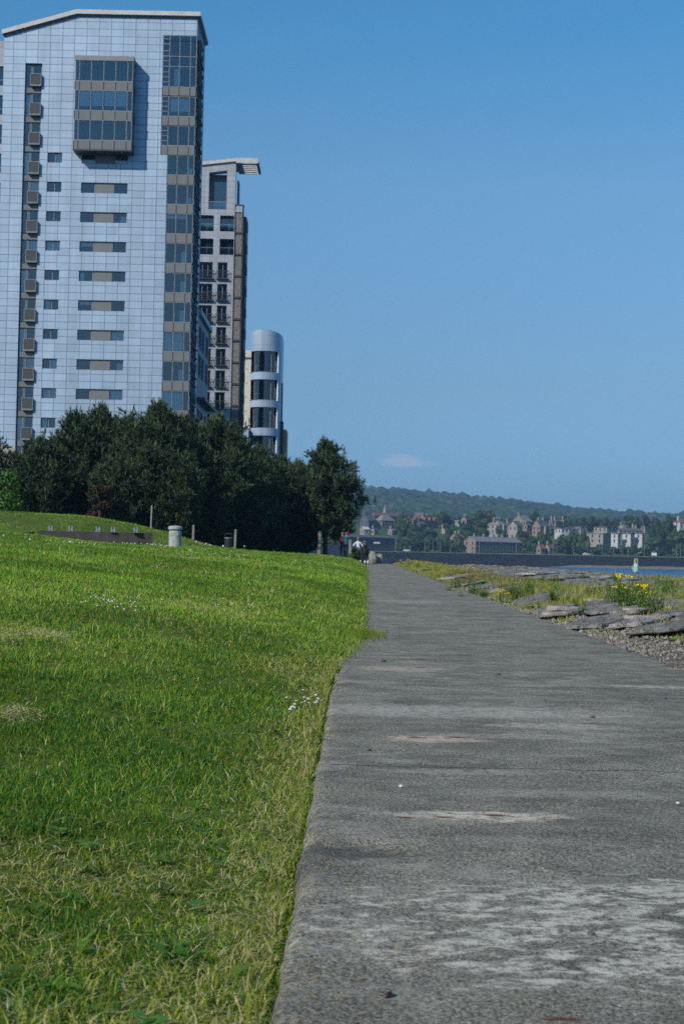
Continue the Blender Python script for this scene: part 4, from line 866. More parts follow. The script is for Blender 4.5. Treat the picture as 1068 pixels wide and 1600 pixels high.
for q, (px, top, d, zb, w, lab) in enumerate((
    (62,688,80,.9,1.0,'dark pine at the left end of the pine belt, below the small square windows'),
    (118,648,82,.7,.95,'dark pine under the left slot windows of the silver tower'),
    (160,642,86,.6,.9,'dark pine in the belt below the middle of the slot windows'),
    (203,654,84,.6,.85,'dark pine in the belt directly behind the timber wall, right of the tallest slot windows'),
    (246,636,82,.5,1.0,'tallest dark pine, reaching the bottom of the glazed corner strip'),
    (292,655,86,.5,.95,'dark pine below the dark shaded block between the towers'),
    (338,658,88,.4,1.0,'dark pine below the iron balconies of the stone tower'),
    (372,684,93,.4,.95,'dark pine below the brown stone pier of the narrow tower'),
    (408,704,97,.35,.9,'dark pine below the round tower'),
    (440,716,101,.35,.85,'lower dark pine right of the round tower'),
    (464,724,104,.3,.8,'small dark pine beside the lone pine at the path'))):
    p = at(px, top, d); s = (p.z-zb)/8.0; put_tree(PINES[q % 4], 'pine_tree', lab, p.x, d, zb-.1, s, s*w*1.06, q*1.9, 'pines of the belt')
for q, (px, top, d) in enumerate(((85,690,92),(140,672,96),(185,668,97),(225,668,95),(270,662,95),(315,672,99),(355,690,104),(392,712,108),(425,724,112),(452,730,113),(482,742,112),(100,720,84),(235,700,80),(320,705,84),(180,720,79),(385,740,90),(420,748,95),(455,752,98),(280,715,80))):
    p = at(px, top, d); s = (p.z-.3)/8.0; put_tree(PINES[(q*3+1) % 4], 'pine_tree', 'pine half hidden in the dark middle of the pine belt', p.x, d, .3, s, s*1.15, q*2.3, 'pines inside the belt')
p = at(517, 690, 95); put_tree(LONE, 'pine_tree', 'lone pine with a rounded crown and bare stem beside the far end of the path', p.x*1.03-.30, 98, .45, (p.z-.45)/7.6, 1.06, .6)
p = at(-12, 672, 80); put_tree(PINES[1], 'pine_tree', 'dark pine cut off by the left edge of the picture', p.x-.6, 80, 1.0, (p.z-1)/8, 1.0, 2.0)
put_tree(PINES[0], 'pine_tree', 'pine standing off to the left whose shadow crosses the mown mound', -22.0, 60.5, 1.6, .95, .9, 1.0)
def broad_meshes(seed, H, R, leaf, n, cols, clump=14, z0=.22, sq=.9, lobes=None):
    """broad-leaved tree: trunk with limbs, leaf faces gathered in clumps through the crown"""
    r = np.random.default_rng(seed); tr = MB(); ch = H*(1-z0); cz = H*z0+ch*.5
    tr.tube([(0,0,0),(.02*H,0,H*.2),(0,.02*H,H*.55),(0,0,H*.8)], [H*.028,H*.022,H*.014,H*.004], 6)
    cen = r.normal(0, 1, (clump, 3)); cen /= np.linalg.norm(cen, axis=1)[:, None]; cen *= (r.uniform(.35, .82, clump)**.8)[:, None]*np.array([R, R, ch*.5*sq]); cen[:, 2] += cz
    cr = r.uniform(.30, .52, clump)*R
    for q in range(0, clump, 2): tr.tube([(0,0,H*.3), tuple(cen[q]*np.array([.5,.5,.85])), tuple(cen[q])], [H*.012,H*.007,H*.003], 5, 0, False)
    w = cr**2/np.sum(cr**2); i = r.choice(clump, n, p=w); d = r.normal(0, 1, (n, 3)); d /= np.linalg.norm(d, axis=1)[:, None]; rad = r.uniform(.55, 1.06, n)**.6
    P = cen[i]+d*(cr[i]*rad)[:, None]*np.array([1,1,.85]); nrm = d+r.normal(0,.5,(n,3))+np.array([0,0,.35]); nrm /= np.linalg.norm(nrm, axis=1)[:, None]
    a = np.cross(nrm, r.normal(0,1,(n,3))); a /= np.linalg.norm(a, axis=1)[:, None]; b = np.cross(nrm, a); L = (leaf*r.uniform(.6,1.3,n))[:, None]
    V = np.stack([P-a*L, P+b*L*.62, P+a*L, P-b*L*.62], 1).reshape(-1,3); T = np.arange(n*4).reshape(-1,4)
    c = np.array(cols[0])[None]*(1-(t := r.uniform(0,1,(n,1))))+np.array(cols[1])[None]*t; c = c*(.7+.6*r.uniform(0,1,clump))[i][:, None]; C = np.repeat(c[:, None], 4, 1).reshape(-1,3)
    return np_mesh('crown', V, T, M['foliage'], C), tr.mesh('trunk', M['bark'], True)
b = broad_meshes(51, 4.4, 2.6, .11, 9000, ((.055,.13,.018),(.10,.21,.03)), 22, .12)
p = at(10, 735, 78); put_tree(b, 'leafy_bush', 'bright green broad-leaved bush at the left edge under the dark pines', p.x-.35, 78, .7, .95, .72, 0, None, 'bush')
b = broad_meshes(52, 2.0, 1.0, .08, 2600, ((.03,.07,.015),(.06,.12,.02)), 12, .1)
p = at(553, 866, 92.6); put_tree(b, 'nettle_bush', 'low dark green nettle bush beside the post at the path end', p.x, 92.6, .0, .52, .62, 0, None, 'bush')
b = broad_meshes(53, 5.0, 1.0, .10, 2600, ((.030,.019,.010),(.05,.028,.013)), 16, .1)
p = at(160, 735, 78); put_tree(b, 'dead_shrub', 'rusty brown dying shrub standing in front of the dark pines', p.x, 77.5, .7, .8, .75, 0, None, 'shrub')
# ================================================================== THINGS ON THE LAWN
M['sleeper'] = plain('dark_sleeper', (.055,.05,.048), .9, 0, .4, 3, bump=.5); M['postwood'] = plain('weathered_post', (.22,.20,.175), .9, 0, .3, 6, bump=.4); M['bincon'] = plain('speckled_concrete', (.36,.36,.35), .85, 0, .3, 9, bump=.3)
M['steel'] = plain('grey_bracket', (.33,.34,.35), .45, .6, .12); M['binblack'] = plain('dark_bin', (.022,.026,.032), .5)
def beam(mb, a, b, w, z0, z1, m=0):
    a = Vector(a); b = Vector(b); d = (b-a).normalized(); n = Vector((-d.y, d.x, 0))*w/2
    i = len(mb.v)
    for z in (z0, z1):
        for p in (a-n, b-n, b+n, a+n): mb.v.append((p.x, p.y, z))
    for q in ((0,3,2,1),(4,5,6,7),(0,1,5,4),(1,2,6,5),(2,3,7,6),(3,0,4,7)): mb.f.append(tuple(i+k for k in q)); mb.m.append(m)
a = at(59, 829, 55); b_ = at(239, 834, 55.6)
tw = thing('timber_wall', 'long low wall of dark timber sleepers with metal seat brackets on top', 'low wall', (a.x, a.y, 0)); o_ = Vector((a.x, a.y, 0)); A = Vector((0,0,0)); B = Vector((b_.x-a.x, b_.y-a.y, 0)); zt = a.z+.0
for k in range(3):
    mb = MB(); z1 = zt-.235*k; j = .42+.1*k
    beam(mb, A, A+(B-A)*j, .24-.006*k, z1-.23, z1); beam(mb, A+(B-A)*(j+.004), B, .245-.006*k, z1-.23, z1-.002); mb.build('sleeper', M['sleeper'], tw)
for px in (80, 111.5, 154, 177.5, 213):
    p = at(px, 827, 55.3); c = p-o_; mb = MB()
    for s_ in (-.055, .055): mb.box(c.x+s_-.022,c.x+s_+.022,c.y-.10,c.y+.10,zt+.001,zt+.20)
    mb.box(c.x-.14,c.x+.14,c.y-.12,c.y+.12,zt+.001,zt+.012); mb.box(c.x-.03,c.x+.03,c.y-.09,c.y+.09,zt+.06,zt+.10); mb.build('seat_bracket', M['steel'], tw)
a2 = at(26, 831, 55.5); b2 = at(50.5, 831, 55); mb = MB(); beam(mb, (0,0,0), (b2.x-a2.x, b2.y-a2.y, 0), .24, a2.z-.45, a2.z)
tag(mb.build('timber_block', M['sleeper'], None, (a2.x, a2.y, 0)), 'short dark timber block left of the long sleeper wall', 'low wall')
p = at(273.5, 852, 57); zb = float(zlawn(p.x, p.y)); zb = min(zb, p.z+.05)
bn = thing('concrete_bin', 'speckled round concrete litter bin with a wider domed cap, right of the timber wall', 'litter bin', (p.x, p.y, p.z-.12))
mb = MB(); mb.lathe([(.245,0),(.255,.05),(.255,.66),(.235,.70)], 24); mb.build('body', M['bincon'], bn, smooth=False)
mb = MB(); mb.lathe([(.20,.70),(.20,.74)], 20, 0, 0, 1); mb.lathe([(.265,.742),(.285,.76),(.285,.84),(.25,.88),(.12,.90),(.01,.905)], 24); mb.build('cap', [M['bincon'], M['binblack']], bn)
mb = MB(); mb.box(-.14,.14,-.262,-.24,.50,.60); mb.build('mouth', M['bincon'], bn)
def post(px, top, d, w, lab, bot=None, mat='postwood', name='wooden_post', tilt=.02):
    p = at(px, top, d); zb = float(zlawn(p.x, d))-.25; h = p.z-zb; mb = MB(); w2 = w/2
    mb.prism_z([(-w2,-w2*.9),(w2*.6,-w2),(w2,-w2*.5),(w2*.9,w2),(-w2*.8,w2*.95)], 0, h, top=[h*.985,h,h*.99,h*.975,h*.97])
    o = mb.build(name, M[mat], None, (p.x, d, zb)); o.rotation_euler = (tilt*.5, tilt, random.uniform(-.5,.5)); tag(o, lab, 'post')
post(499, 830, 91, .24, 'grey wooden post in front of the lone pine stem'); post(547.5, 843, 92.2, .22, 'grey wooden post beside the person in the white shirt', tilt=-.01)
post(367.5, 827, 73, .13, 'thin weathered post beside the dark litter bin'); post(302, 820, 74, .12, 'thin shaded post standing under the pines'); post(236.5, 789, 76, .07, 'slim pale pole in front of the pines above the timber wall', mat='steel', name='metal_pole')
p = at(357, 841, 74); db = thing('litter_bin', 'dark litter bin in the shade left of the thin post', 'litter bin', (p.x, 74, float(zlawn(p.x, 74))-.05))
mb = MB(); mb.lathe([(.17,0),(.19,.05),(.20,.62),(.18,.64)], 16); mb.build('body', M['binblack'], db)
mb = MB(); mb.lathe([(.21,.645),(.215,.67),(.20,.69)], 16); mb.lathe([(.215,.06),(.218,.09)], 16, 0, 0, 0); mb.build('rim', M['steel'], db)
mb = MB(); mb.lathe([(.17,.86),(.20,.88),(.10,.93),(.01,.94)], 16)
for s_ in (-.17,.17): mb.box(s_-.012,s_+.012,-.012,.012,.66,.88)
mb.build('hood', M['binblack'], db)
# dandelion clocks and dry stalks on the lawn crest
for q, (px, py, d, s_, lab) in enumerate(((382,853,64,.035,'white dandelion clock against the dark trees, right of the litter bin'),(307,848,64,.04,'white dandelion head at the dark tree edge, under the shaded post'),(322,851,64,.045,'dandelion clock pair left of the litter bin'),(329,852,64,.04,'pale seed head right of the dandelion pair'),(349,853,64,.05,'feathery white seed head at the foot of the litter bin'),(47,861,38,.03,'white dandelion clock on the left of the lawn, below the timber block'),(6,850,42,.03,'white dandelion clock nearest the left edge of the lawn'),(110,865,36,.03,'white dandelion clock on the lawn below the timber wall'))):
    p = at(px, py, d); zb = float(zlawn(p.x, d)); h = max(.10, p.z-zb); mb = MB(); f = thing('dandelion', lab, 'flower', (p.x, d, zb-.01))
    mb.tube([(0,0,0),(.01,0,h*.6),(0,.01,h)], .006, 5); mb.build('stem', M['stem'], f); mb = MB(); mb.lathe([(s_*.2,h-s_),(s_*.85,h-s_*.5),(s_,h),(s_*.8,h+s_*.6),(s_*.1,h+s_*.95)], 9); mb.build('seed_head', M['petal'], f)
# boulder at the end of the path
def rock(seed, sx, sy, sz):
    bm = bmesh.new(); bmesh.ops.create_icosphere(bm, subdivisions=4, radius=1)
    for v in bm.verts:
        c = v.co.copy(); n = float(fbm(c.x*1.4+seed, c.y*1.4+c.z*1.7, seed, 4))-.5; q = 1/(abs(c.x)**4+abs(c.y)**4+abs(c.z)**4)**.25
        v.co = c*(.6+.4*q)*(1+n*.5); v.co.x *= sx; v.co.y *= sy; v.co.z *= sz
    me = bpy.data.meshes.new('boulder'); bm.to_mesh(me); bm.free(); me.materials.append(M['boulder']); return me
M['boulder'] = plain('pale_boulder', (.27,.26,.235), .9, 0, .3, 4, bump=.6)
p = at(577.5, 880, 98.5); o = ob('boulder', rock(4, .30, .34, .46), None, (p.x+.16, 98.6, .36)); tag(o, 'pale upright boulder at the end of the path right of the pushchair', 'boulder')
p = at(588, 880, 99); o = ob('boulder', rock(9, .34, .30, .50), None, (p.x+.1, 99.3, .32)); tag(o, 'dark sided boulder leaning on the right of the pale one', 'boulder')
# ================================================================== PEOPLE
M['skin'] = plain('skin', (.42,.26,.19), .6, 0, .08); M['hair'] = plain('grey_hair', (.16,.14,.13), .8, 0, .2); M['white_cloth'] = plain('white_shirt', (.70,.70,.74), .85, 0, .05, 8)
M['navy'] = plain('navy_trousers', (.02,.025,.045), .85); M['shoe'] = plain('dark_shoe', (.03,.03,.03), .6); M['blackcloth'] = plain('black_coat', (.012,.012,.014), .8); M['teal'] = plain('teal_jacket', (.012,.11,.17), .8); M['redcap'] = plain('red_cap', (.42,.03,.05), .8); M['trainer'] = plain('white_trainer', (.72,.72,.74), .6); M['rucksack'] = plain('dark_red_bag', (.09,.014,.02), .8)
def person(label, loc, rz, el, ha, leg, mats, hat=None, hgt=1.75, group=None, bag=False):
    """el, ha: elbow and hand positions for the left arm (mirrored unless given for both); leg: (knee, ankle) pairs; faces +y"""
    n = [('pel',(0,0,.94),.125),('sp',(0,.0,1.13),.118),('ch',(0,.0,1.34),.135),('nb',(0,-.005,1.475),.055),('hd0',(0,.015,1.555),.062),('hd1',(0,.012,1.64),.092),('hd2',(0,.005,1.705),.070)]
    e = [('pel','sp'),('sp','ch'),('ch','nb'),('nb','hd0'),('hd0','hd1'),('hd1','hd2')]; bone = {('pel','sp'):0,('sp','ch'):0,('ch','nb'):0,('nb','hd0'):2,('hd0','hd1'):2,('hd1','hd2'):2}
    for s, k in ((-1,0),(1,1)):
        E_, H_ = el[k], ha[k]; kn, an = leg[k]; t = str(s)
        n += [('sh'+t,(s*.165,0,1.41),.062),('el'+t,(s*E_[0],E_[1],E_[2]),.043),('wr'+t,(s*H_[0],H_[1],H_[2]),.028),
              ('hp'+t,(s*.095,0,.88),.092),('kn'+t,(s*kn[0],kn[1],kn[2]),.060),('an'+t,(s*an[0],an[1],an[2]),.038),('to'+t,(s*(an[0]+.01),an[1]+.15,max(.035,an[2]-.055)),.034)]
        for a, b, m_ in (('ch','sh'+t,0),('sh'+t,'el'+t,0),('el'+t,'wr'+t,2 if mats.get('bare') else 0),('pel','hp'+t,1),('hp'+t,'kn'+t,1),('kn'+t,'an'+t,1),('an'+t,'to'+t,3)): e.append((a,b)); bone[(a,b)] = m_
    idx = {q[0]: k for k, q in enumerate(n)}; me = bpy.data.meshes.new('person'); me.from_pydata([q[1] for q in n], [(idx[a], idx[b]) for a, b in e], [])
    o = bpy.data.objects.new('person', me); COL.objects.link(o); o.modifiers.new('skin', 'SKIN'); ss = o.modifiers.new('sub', 'SUBSURF'); ss.levels = 2
    for k, q in enumerate(n): d = me.skin_vertices[0].data[k]; d.radius = (q[2], q[2]*(.72 if q[0] in ('ch','sp','pel') else 1)); d.use_root = (k == 0)
    bpy.context.view_layer.update(); dg = bpy.context.evaluated_depsgraph_get(); m2 = bpy.data.meshes.new_from_object(o.evaluated_get(dg)); bpy.data.objects.remove(o)
    m2.materials.clear(); bm = bmesh.new(); bm.from_mesh(m2)
    fb = MB()                                          # hands: palm, four fingers, thumb
    for s, k in ((-1,0),(1,1)):
        w = Vector((s*ha[k][0], ha[k][1], ha[k][2])); d = (w-Vector((s*el[k][0], el[k][1], el[k][2]))).normalized(); side = d.cross(Vector((0,1,0)) if abs(d.y) < .8 else Vector((1,0,0))).normalized(); nrm = d.cross(side)
        fb.tube([w-d*.02, w+d*.05, w+d*.095], [.024,.036,.030], 8)
        for q, (o_, L) in enumerate(((-.027,.062),(-.009,.075),(.009,.07),(.026,.055))):
            a = w+d*.085+side*o_; fb.tube([a, a+d*L*.55-nrm*.008, a+d*L*.95-nrm*.03], [.0095,.0085,.006], 6)
        a = w+d*.035-side*.028; fb.tube([a, a+d*.03-side*.022, a+d*.06-side*.022-nrm*.012], [.011,.010,.007], 6)
    # nose, ears, brow on the head
    fb.lathe([(.004,1.60),(.016,1.605),(.010,1.64),(.003,1.65)], 8, 0, .112); 
    for s in (-1,1): fb.box(s*.088-.010,s*.088+.010,-.02,.022,1.605,1.665); fb.box(s*.035-.012,s*.035+.012,.098,.106,1.640,1.650)
    i0 = len(bm.verts); hv = [bm.verts.new(v) for v in fb.v]
    hf = []
    for f in fb.f:
        try: hf.append(bm.faces.new([hv[k] for k in f]))
        except ValueError: pass
    hs = set(hf); segs = [(Vector(n[idx[a]][1]), Vector(n[idx[b]][1]), bone[(a,b)]) for a, b in e]
    for f in bm.faces:
        if f in hs: f.material_index = 2; continue
        c = f.calc_center_median(); best = 9; mi = 0
        for a, b, m_ in segs:
            t = max(0, min(1, (c-a).dot(b-a)/max(1e-9, (b-a).length_squared))); dd = (c-(a+(b-a)*t)).length
            if dd < best-1e-5: best = dd; mi = m_
        if mi == 1 and c.z > .93: mi = 0
        f.material_index = mi; f.smooth = True
    bm.to_mesh(m2); bm.free()
    for k in ('top','legs','skin','shoes'): m2.materials.append(M[mats[k]])
    m2.name = 'person'; t = ob('person', m2, None, loc, rz); t.scale = (hgt/1.76,)*3; tag(t, label, 'person', group)
    hb = MB(); hb.lathe([(.093,1.62),(.103,1.66),(.096,1.71),(.07,1.752),(.02,1.768)], 14, 0, -.012); hb.build('cap' if hat else 'hair', M[hat or 'hair'], t, smooth=True)
    if bag: bb = MB(); bb.prism_z([(-.12,-.26),(.12,-.26),(.14,-.13),(-.14,-.13)], 1.08, 1.38); bb.build('rucksack', M['rucksack'], t)
    return t
std = ((.11,.03,.5),(.11,0,.09))
p = at(558.6, 880, 92.8); person('person in a white shirt and dark trousers, arms bent, walking away up the path', (p.x, 92.8, .0), .1, [(.33,-.06,1.17),(.32,-.02,1.16)], [(.20,.13,1.03),(.22,.2,1.05)], [((.10,.10,.52),(.10,.06,.10)),((.11,.0,.50),(.11,-.20,.16))], dict(top='white_cloth', legs='navy', skin='skin', shoes='shoe', bare=True))
p = at(568.6, 880, 92.9); person('person in black bending over the pushchair at the end of the path', (p.x, 92.9, .0), .15, [(.20,.05,1.14),(.20,.05,1.14)], [(.17,.28,1.05),(.17,.28,1.05)], [std, ((.11,.06,.52),(.11,-.1,.10))], dict(top='blackcloth', legs='blackcloth', skin='skin', shoes='trainer'), hgt=1.52)
p = at(541, 838, 93.5); person('person in a teal jacket and red cap in the shade behind the wooden post', (p.x, 93.5, float(zlawn(p.x, 93.5))-.03), .2, [(.22,-.02,1.16),(.22,.0,1.16)], [(.2,.12,1.0),(.2,.12,1.0)], [std, std], dict(top='teal', legs='navy', skin='skin', shoes='shoe'), hat='redcap', hgt=1.68)
p = at(535, 838, 95); person('person in black with a dark red rucksack in deep shade by the pines', (p.x, 95, float(zlawn(p.x, 95))-.03), -.3, [(.22,-.02,1.16),(.22,.0,1.16)], [(.2,.12,1.0),(.2,.12,1.0)], [std, std], dict(top='blackcloth', legs='navy', skin='skin', shoes='shoe'), hgt=1.7, bag=True)
p = at(569.5, 880, 91.8); pc = thing('pushchair', 'black pushchair with pale wheels standing at the far end of the path', 'pushchair', (p.x+.02, 91.8, .0), .15)
mb = MB()
for s in (-.22,.22): mb.tube([(s,-.38,.16),(s,.1,.55),(s,.42,1.02),(s,.50,1.05)], .016, 6); mb.tube([(s,.42,.14),(s,.1,.52)], .015, 6)
mb.tube([(-.22,-.38,.16),(.22,-.38,.16)], .014, 6); mb.tube([(-.22,.42,.14),(.22,.42,.14)], .014, 6); mb.build('frame', M['dframe'], pc)
mb = MB(); mb.prism_z([(-.19,-.22),(.19,-.22),(.19,.22),(-.19,.22)], .42, .52); mb.prism_y([(-.19,.52),(.19,.52),(.16,.98),(-.16,.98)], .14, .22); mb.build('seat', M['blackcloth'], pc)
mb = MB()
for k in range(7):
    a = k*.26; mb.tube([(-.2,.2-.42*math.sin(a)*.9,.78+.3*math.cos(a)*.8),(.2,.2-.42*math.sin(a)*.9,.78+.3*math.cos(a)*.8)], .045, 8)
mb.build('hood', M['blackcloth'], pc, smooth=True); mb = MB(); mb.tube([(-.24,.5,1.05),(.24,.5,1.05)], .02, 8); mb.build('handle', M['shoe'], pc)
wm = MB(); 
for k in range(16):
    a, b = k*math.pi/8, (k+1)*math.pi/8
    for r0, r1, w, m_ in ((.10,.125,.03,0),(.0,.10,.02,1)):
        wm.face([(w,r0*math.cos(a),r0*math.sin(a)),(w,r1*math.cos(a),r1*math.sin(a)),(w,r1*math.cos(b),r1*math.sin(b)),(w,r0*math.cos(b),r0*math.sin(b))], m_); wm.face([(-w,r0*math.cos(b),r0*math.sin(b)),(-w,r1*math.cos(b),r1*math.sin(b)),(-w,r1*math.cos(a),r1*math.sin(a)),(-w,r0*math.cos(a),r0*math.sin(a))], m_)
    wm.face([(-.03,.125*math.cos(a),.125*math.sin(a)),(.03,.125*math.cos(a),.125*math.sin(a)),(.03,.125*math.cos(b),.125*math.sin(b)),(-.03,.125*math.cos(b),.125*math.sin(b))], 0)
wme = wm.mesh('wheel', [M['trainer'], M['trainer']])
for x, y in ((-.09,-.40),(.09,-.40),(-.25,.42),(.25,.42)): ob('wheel', wme, pc, (x, y, .127))
# ================================================================== SEA, FAR SHORE, TOWN, HILL
m = NT('sea_water'); c = m.coord((.25,.6,1)); h = m.math('ADD', m.noise(c, .9, 5, .6), m.math('MULTIPLY', m.noise(c, .09, 3), 1.5))
m.bsdf((.012,.07,.16), .22, 0, m.bump(h, 1.0, 1.2), .35); M['sea'] = m.mat
mb = MB(); mb.face([(-1400,-350,-5.3),(2400,-350,-5.3),(2400,4000,-5.3),(-1400,4000,-5.3)]); structure(mb.build('sea', M['sea']))
HX = [-900,-400,-128,41,224,359,467,575,721,1000,1600]; HZ = [100,128,130,126,116,105,93,85,83,80,70]
TY = [872,882,906,935,968,1000,1060,1150,1500,1800]; TZ = [2.05,2.05,2.3,2.8,4.5,11.5,20,25,30,34]
def zfar(x, y):
    x = np.asarray(x, float); y = np.asarray(y, float); b = np.interp(y, TY, TZ); r = np.interp(x*3000/np.maximum(y, 1500), HX, HZ)
    return b + (fbm(x*.012, y*.012, 91)-.5)*4*smooth01((y-930)/100) + np.maximum(r-34, 0)*smooth01((y-1600)/1400) + (fbm(x*.004, y*.004, 93)-.5)*16*smooth01((y-1700)/500)
ys = np.concatenate([[881.2,887,893,906], np.arange(915,1200,9), np.arange(1200,3700,45)]); xs = np.arange(-700, 1700, 14.)
X_, Y_ = np.meshgrid(xs, ys); m = NT('far_land'); c = m.coord(); m.bsdf(m.ramp(m.noise(c, .03, 5), [(.3, (.035,.065,.02)), (.7, (.075,.10,.035))]), .95, spec=.1); M['farland'] = m.mat
structure(ob('hillside', grid_mesh('hillside', X_, Y_, zfar(X_, Y_), M['farland'])))
M['seawall'] = panelled('dark_sea_wall', (.020,.024,.030), 2.2, .8, joint=.03, rough=.9, var=.35, spec=.1); M['coping'] = plain('wall_coping', (.12,.15,.10), .9)
mb = MB(); mb.box(14,700,876,880.5,-6.5,1.95, 0); mb.box(14,700,875.8,881.6,1.953,2.35, 1); mb.box(-60,13.99,876,881,-6.5,6.8, 0); mb.box(14,33,877,881.7,2.36,6.6, 0)
tag(mb.build('sea_wall', [M['seawall'], M['coping']]), 'long dark stone sea wall across the bay under the town', 'sea wall')
ys = np.arange(848, 877, 1.5); xs = np.concatenate([np.arange(105, 420, 2.0)]); X_, Y_ = np.meshgrid(xs, ys); Z_ = -6.0+(1.7*smooth01((Y_-851)/16)+fbm(X_*.12, Y_*.25, 95)*1.3-.3)*smooth01((X_-112)/40)
M['shore'] = plain('weedy_shore_rock', (.17,.145,.11), .95, 0, .45, .4, bump=.5); structure(ob('shore', grid_mesh('shore', X_, Y_, Z_, M['shore'], False)))
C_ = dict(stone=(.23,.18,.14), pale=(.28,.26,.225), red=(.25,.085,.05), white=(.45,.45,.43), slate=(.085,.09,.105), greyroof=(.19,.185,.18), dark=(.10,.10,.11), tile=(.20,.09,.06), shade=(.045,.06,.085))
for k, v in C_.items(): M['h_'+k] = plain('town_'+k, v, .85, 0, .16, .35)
M['h_win'] = plain('town_window', (.03,.04,.055), .3, 0, .2)
wmesh = {}
def winmesh(w, h):
    if (w, h) not in wmesh: mb = MB(); mb.box(-w/2,w/2,-.05,.12,0,h, 0); mb.box(-w/2-.15,w/2+.15,-.12,.1,-.2,-.003, 1); wmesh[(w,h)] = mb.mesh('window', [M['h_win'], M['h_pale']])
    return wmesh[(w,h)]
def house(label, x0, x1, x2, yb, ye, d, wall='stone', roof='slate', kind='gable', rz=53, rh=.38, chim=2, floors=2, nw=4, gab=0, cat='house', group=None, name='house', bays=0):
    """lit end from px x0 to the near corner x1, long side from x1 to x2; yb, ye are base and eaves in px"""
    a = RAD(rz); k = d/F; L = max(3, (x2-x1)*k/math.cos(a)); W = max(3, (x1-x0)*k/max(.3, math.sin(a))); c = at(x1, yb, d); ze = at(x1, ye, d).z; h = ze-c.z; zb = float(zfar(c.x, d))-2.0; base = min(zb, c.z-.5)
    t = thing(name, label, cat, (c.x, d, base), a, group); e = ze-base; mb = MB(); R = W*rh
    mb.box(0,L,0,W,0,e)
    if kind == 'gable': mb.face([(0,W,e),(0,0,e),(0,W/2,e+R)]); mb.face([(L,0,e),(L,W,e),(L,W/2,e+R)])
    mb.build('wall', M['h_'+wall], t); o = .35; rb = MB()
    if kind == 'gable':
        for s in (0, 1):
            y0, y1 = ((-o, W/2) if s == 0 else (W+o, W/2)); z0 = e-o*R/(W/2)
            q = [(-o,y0,z0+.05),(L+o,y0,z0+.05),(L+o,y1,e+R+.05),(-o,y1,e+R+.05)]; rb.face(q if s == 0 else q[::-1]); q2 = [(x,y,z+.3) for x,y,z in q]; rb.face(q2); rb.face([q[0],q[1],q2[1],q2[0]]); rb.face([q[0],q2[0],q2[3],q[3]]); rb.face([q[1],q[2],q2[2],q2[1]])
    elif kind == 'hip':
        i = min(L/2.2, W/2); A = [(-o,-o),(L+o,-o),(L+o,W+o),(-o,W+o)]; r1, r2 = (i,W/2,e+R), (L-i,W/2,e+R); z = e+.02
        rb.face([(*A[0],z),(*A[1],z),r2,r1]); rb.face([(*A[1],z),(*A[2],z),r2]); rb.face([(*A[2],z),(*A[3],z),r1,r2]); rb.face([(*A[3],z),(*A[0],z),r1])
    else: rb.box(-.4,L+.4,-.4,W+.4,e+.003,e+.5); R = .5
    rf = rb.build('roof', M['h_'+roof], t)
    for q in range(chim):
        x = L*(q+.5)/chim if chim > 1 else L*.15
        cb = MB(); cb.box(x-.7,x+.7,W/2-.5,W/2+.5,e+R*.5,e+R+1.6); cb.box(x-.85,x+.85,W/2-.65,W/2+.65,e+R+1.603,e+R+1.8)
        for s in (-.45,0,.45): cb.lathe([(.16,e+R+1.8),(.14,e+R+2.4)], 6, x+s, W/2)
        cb.build('chimney', M['h_pale' if wall in ('pale','stone') else 'h_'+wall], rf)
    hf = min(3.2, h/floors) if floors else 3; ww = winmesh(1.15, 1.9)
    for f in range(floors):
        z = e-hf*(f+1)+.7
        for q in range(nw): ob('window', ww, t, (L*(q+.5)/nw, -.003, z))
        for q in range(max(1, min(3, int(W/3.5)))): w_ = ob('window', ww, t, (-.003, W*(q+.5)/max(1, min(3, int(W/3.5))), z), -math.pi/2)
    for q in range(gab):                               # wall-head gables on the long side
        x = L*(q+.5)/gab; g_ = MB(); w2 = L/gab*.30; g_.prism_y([(x-w2,e-.8),(x+w2,e-.8),(x+w2,e+.4),(x,e+w2*1.5+.4),(x-w2,e+.4)], -.35, W*.42); g_.build('gable', M['h_'+wall], t); ob('window', ww, t, (x, -.36, e-.9))
    for q in range(bays):
        x = L*(q+.5)/bays; g_ = MB(); g_.prism_z([(x-1.6,.0),(x-.9,-1.3),(x+.9,-1.3),(x+1.6,.0)], e-h+.5, e+.2); g_.build('bay', M['h_pale'], t)
    return t
house('long dark three storey stone terrace with pale chimneys standing on the sea front', 725, 742, 824, 868, 846, 905, 'stone', 'greyroof', rz=43, rh=.30, chim=5, floors=3, nw=14, cat='terrace')
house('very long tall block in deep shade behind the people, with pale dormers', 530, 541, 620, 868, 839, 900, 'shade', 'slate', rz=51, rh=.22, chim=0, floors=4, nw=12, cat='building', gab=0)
house('white topped roof light on the left of the shaded block', 562, 568, 577, 834, 827, 1010, 'pale', 'white', 'gable', 30, .3, 0, 1, 1)
house('small pale gabled house over the shaded block', 579, 584, 591, 836, 828, 1012, 'pale', 'slate', 'gable', 50, .45, 1, 1, 1)
house('pale grey roofed house with bright dormer above the shaded block', 606, 612, 622, 836, 829, 1015, 'pale', 'greyroof', 'gable', 48, .4, 1, 1, 2)
house('stone house with two chimneys at the right end of the shaded block', 622, 628, 637, 840, 829, 1015, 'stone', 'slate', 'gable', 50, .35, 3, 2, 2)
house('church hall with a broad grey hipped roof under the spire', 586, 596, 616, 824, 813, 1050, 'stone', 'greyroof', 'hip', 40, .62, 0, 2, 4, cat='church hall', name='church_hall')
house('dark slated house left of the church hall', 562, 575, 588, 826, 813, 1040, 'dark', 'slate', 'gable', 48, .5, 1, 2, 3)
t = house('large stone church with a brown roof, dark gable and thin pale spire', 580, 584, 622, 822, 805, 1085, 'stone', 'tile', 'gable', 42, .55, 0, 2, 6, cat='church', name='church')
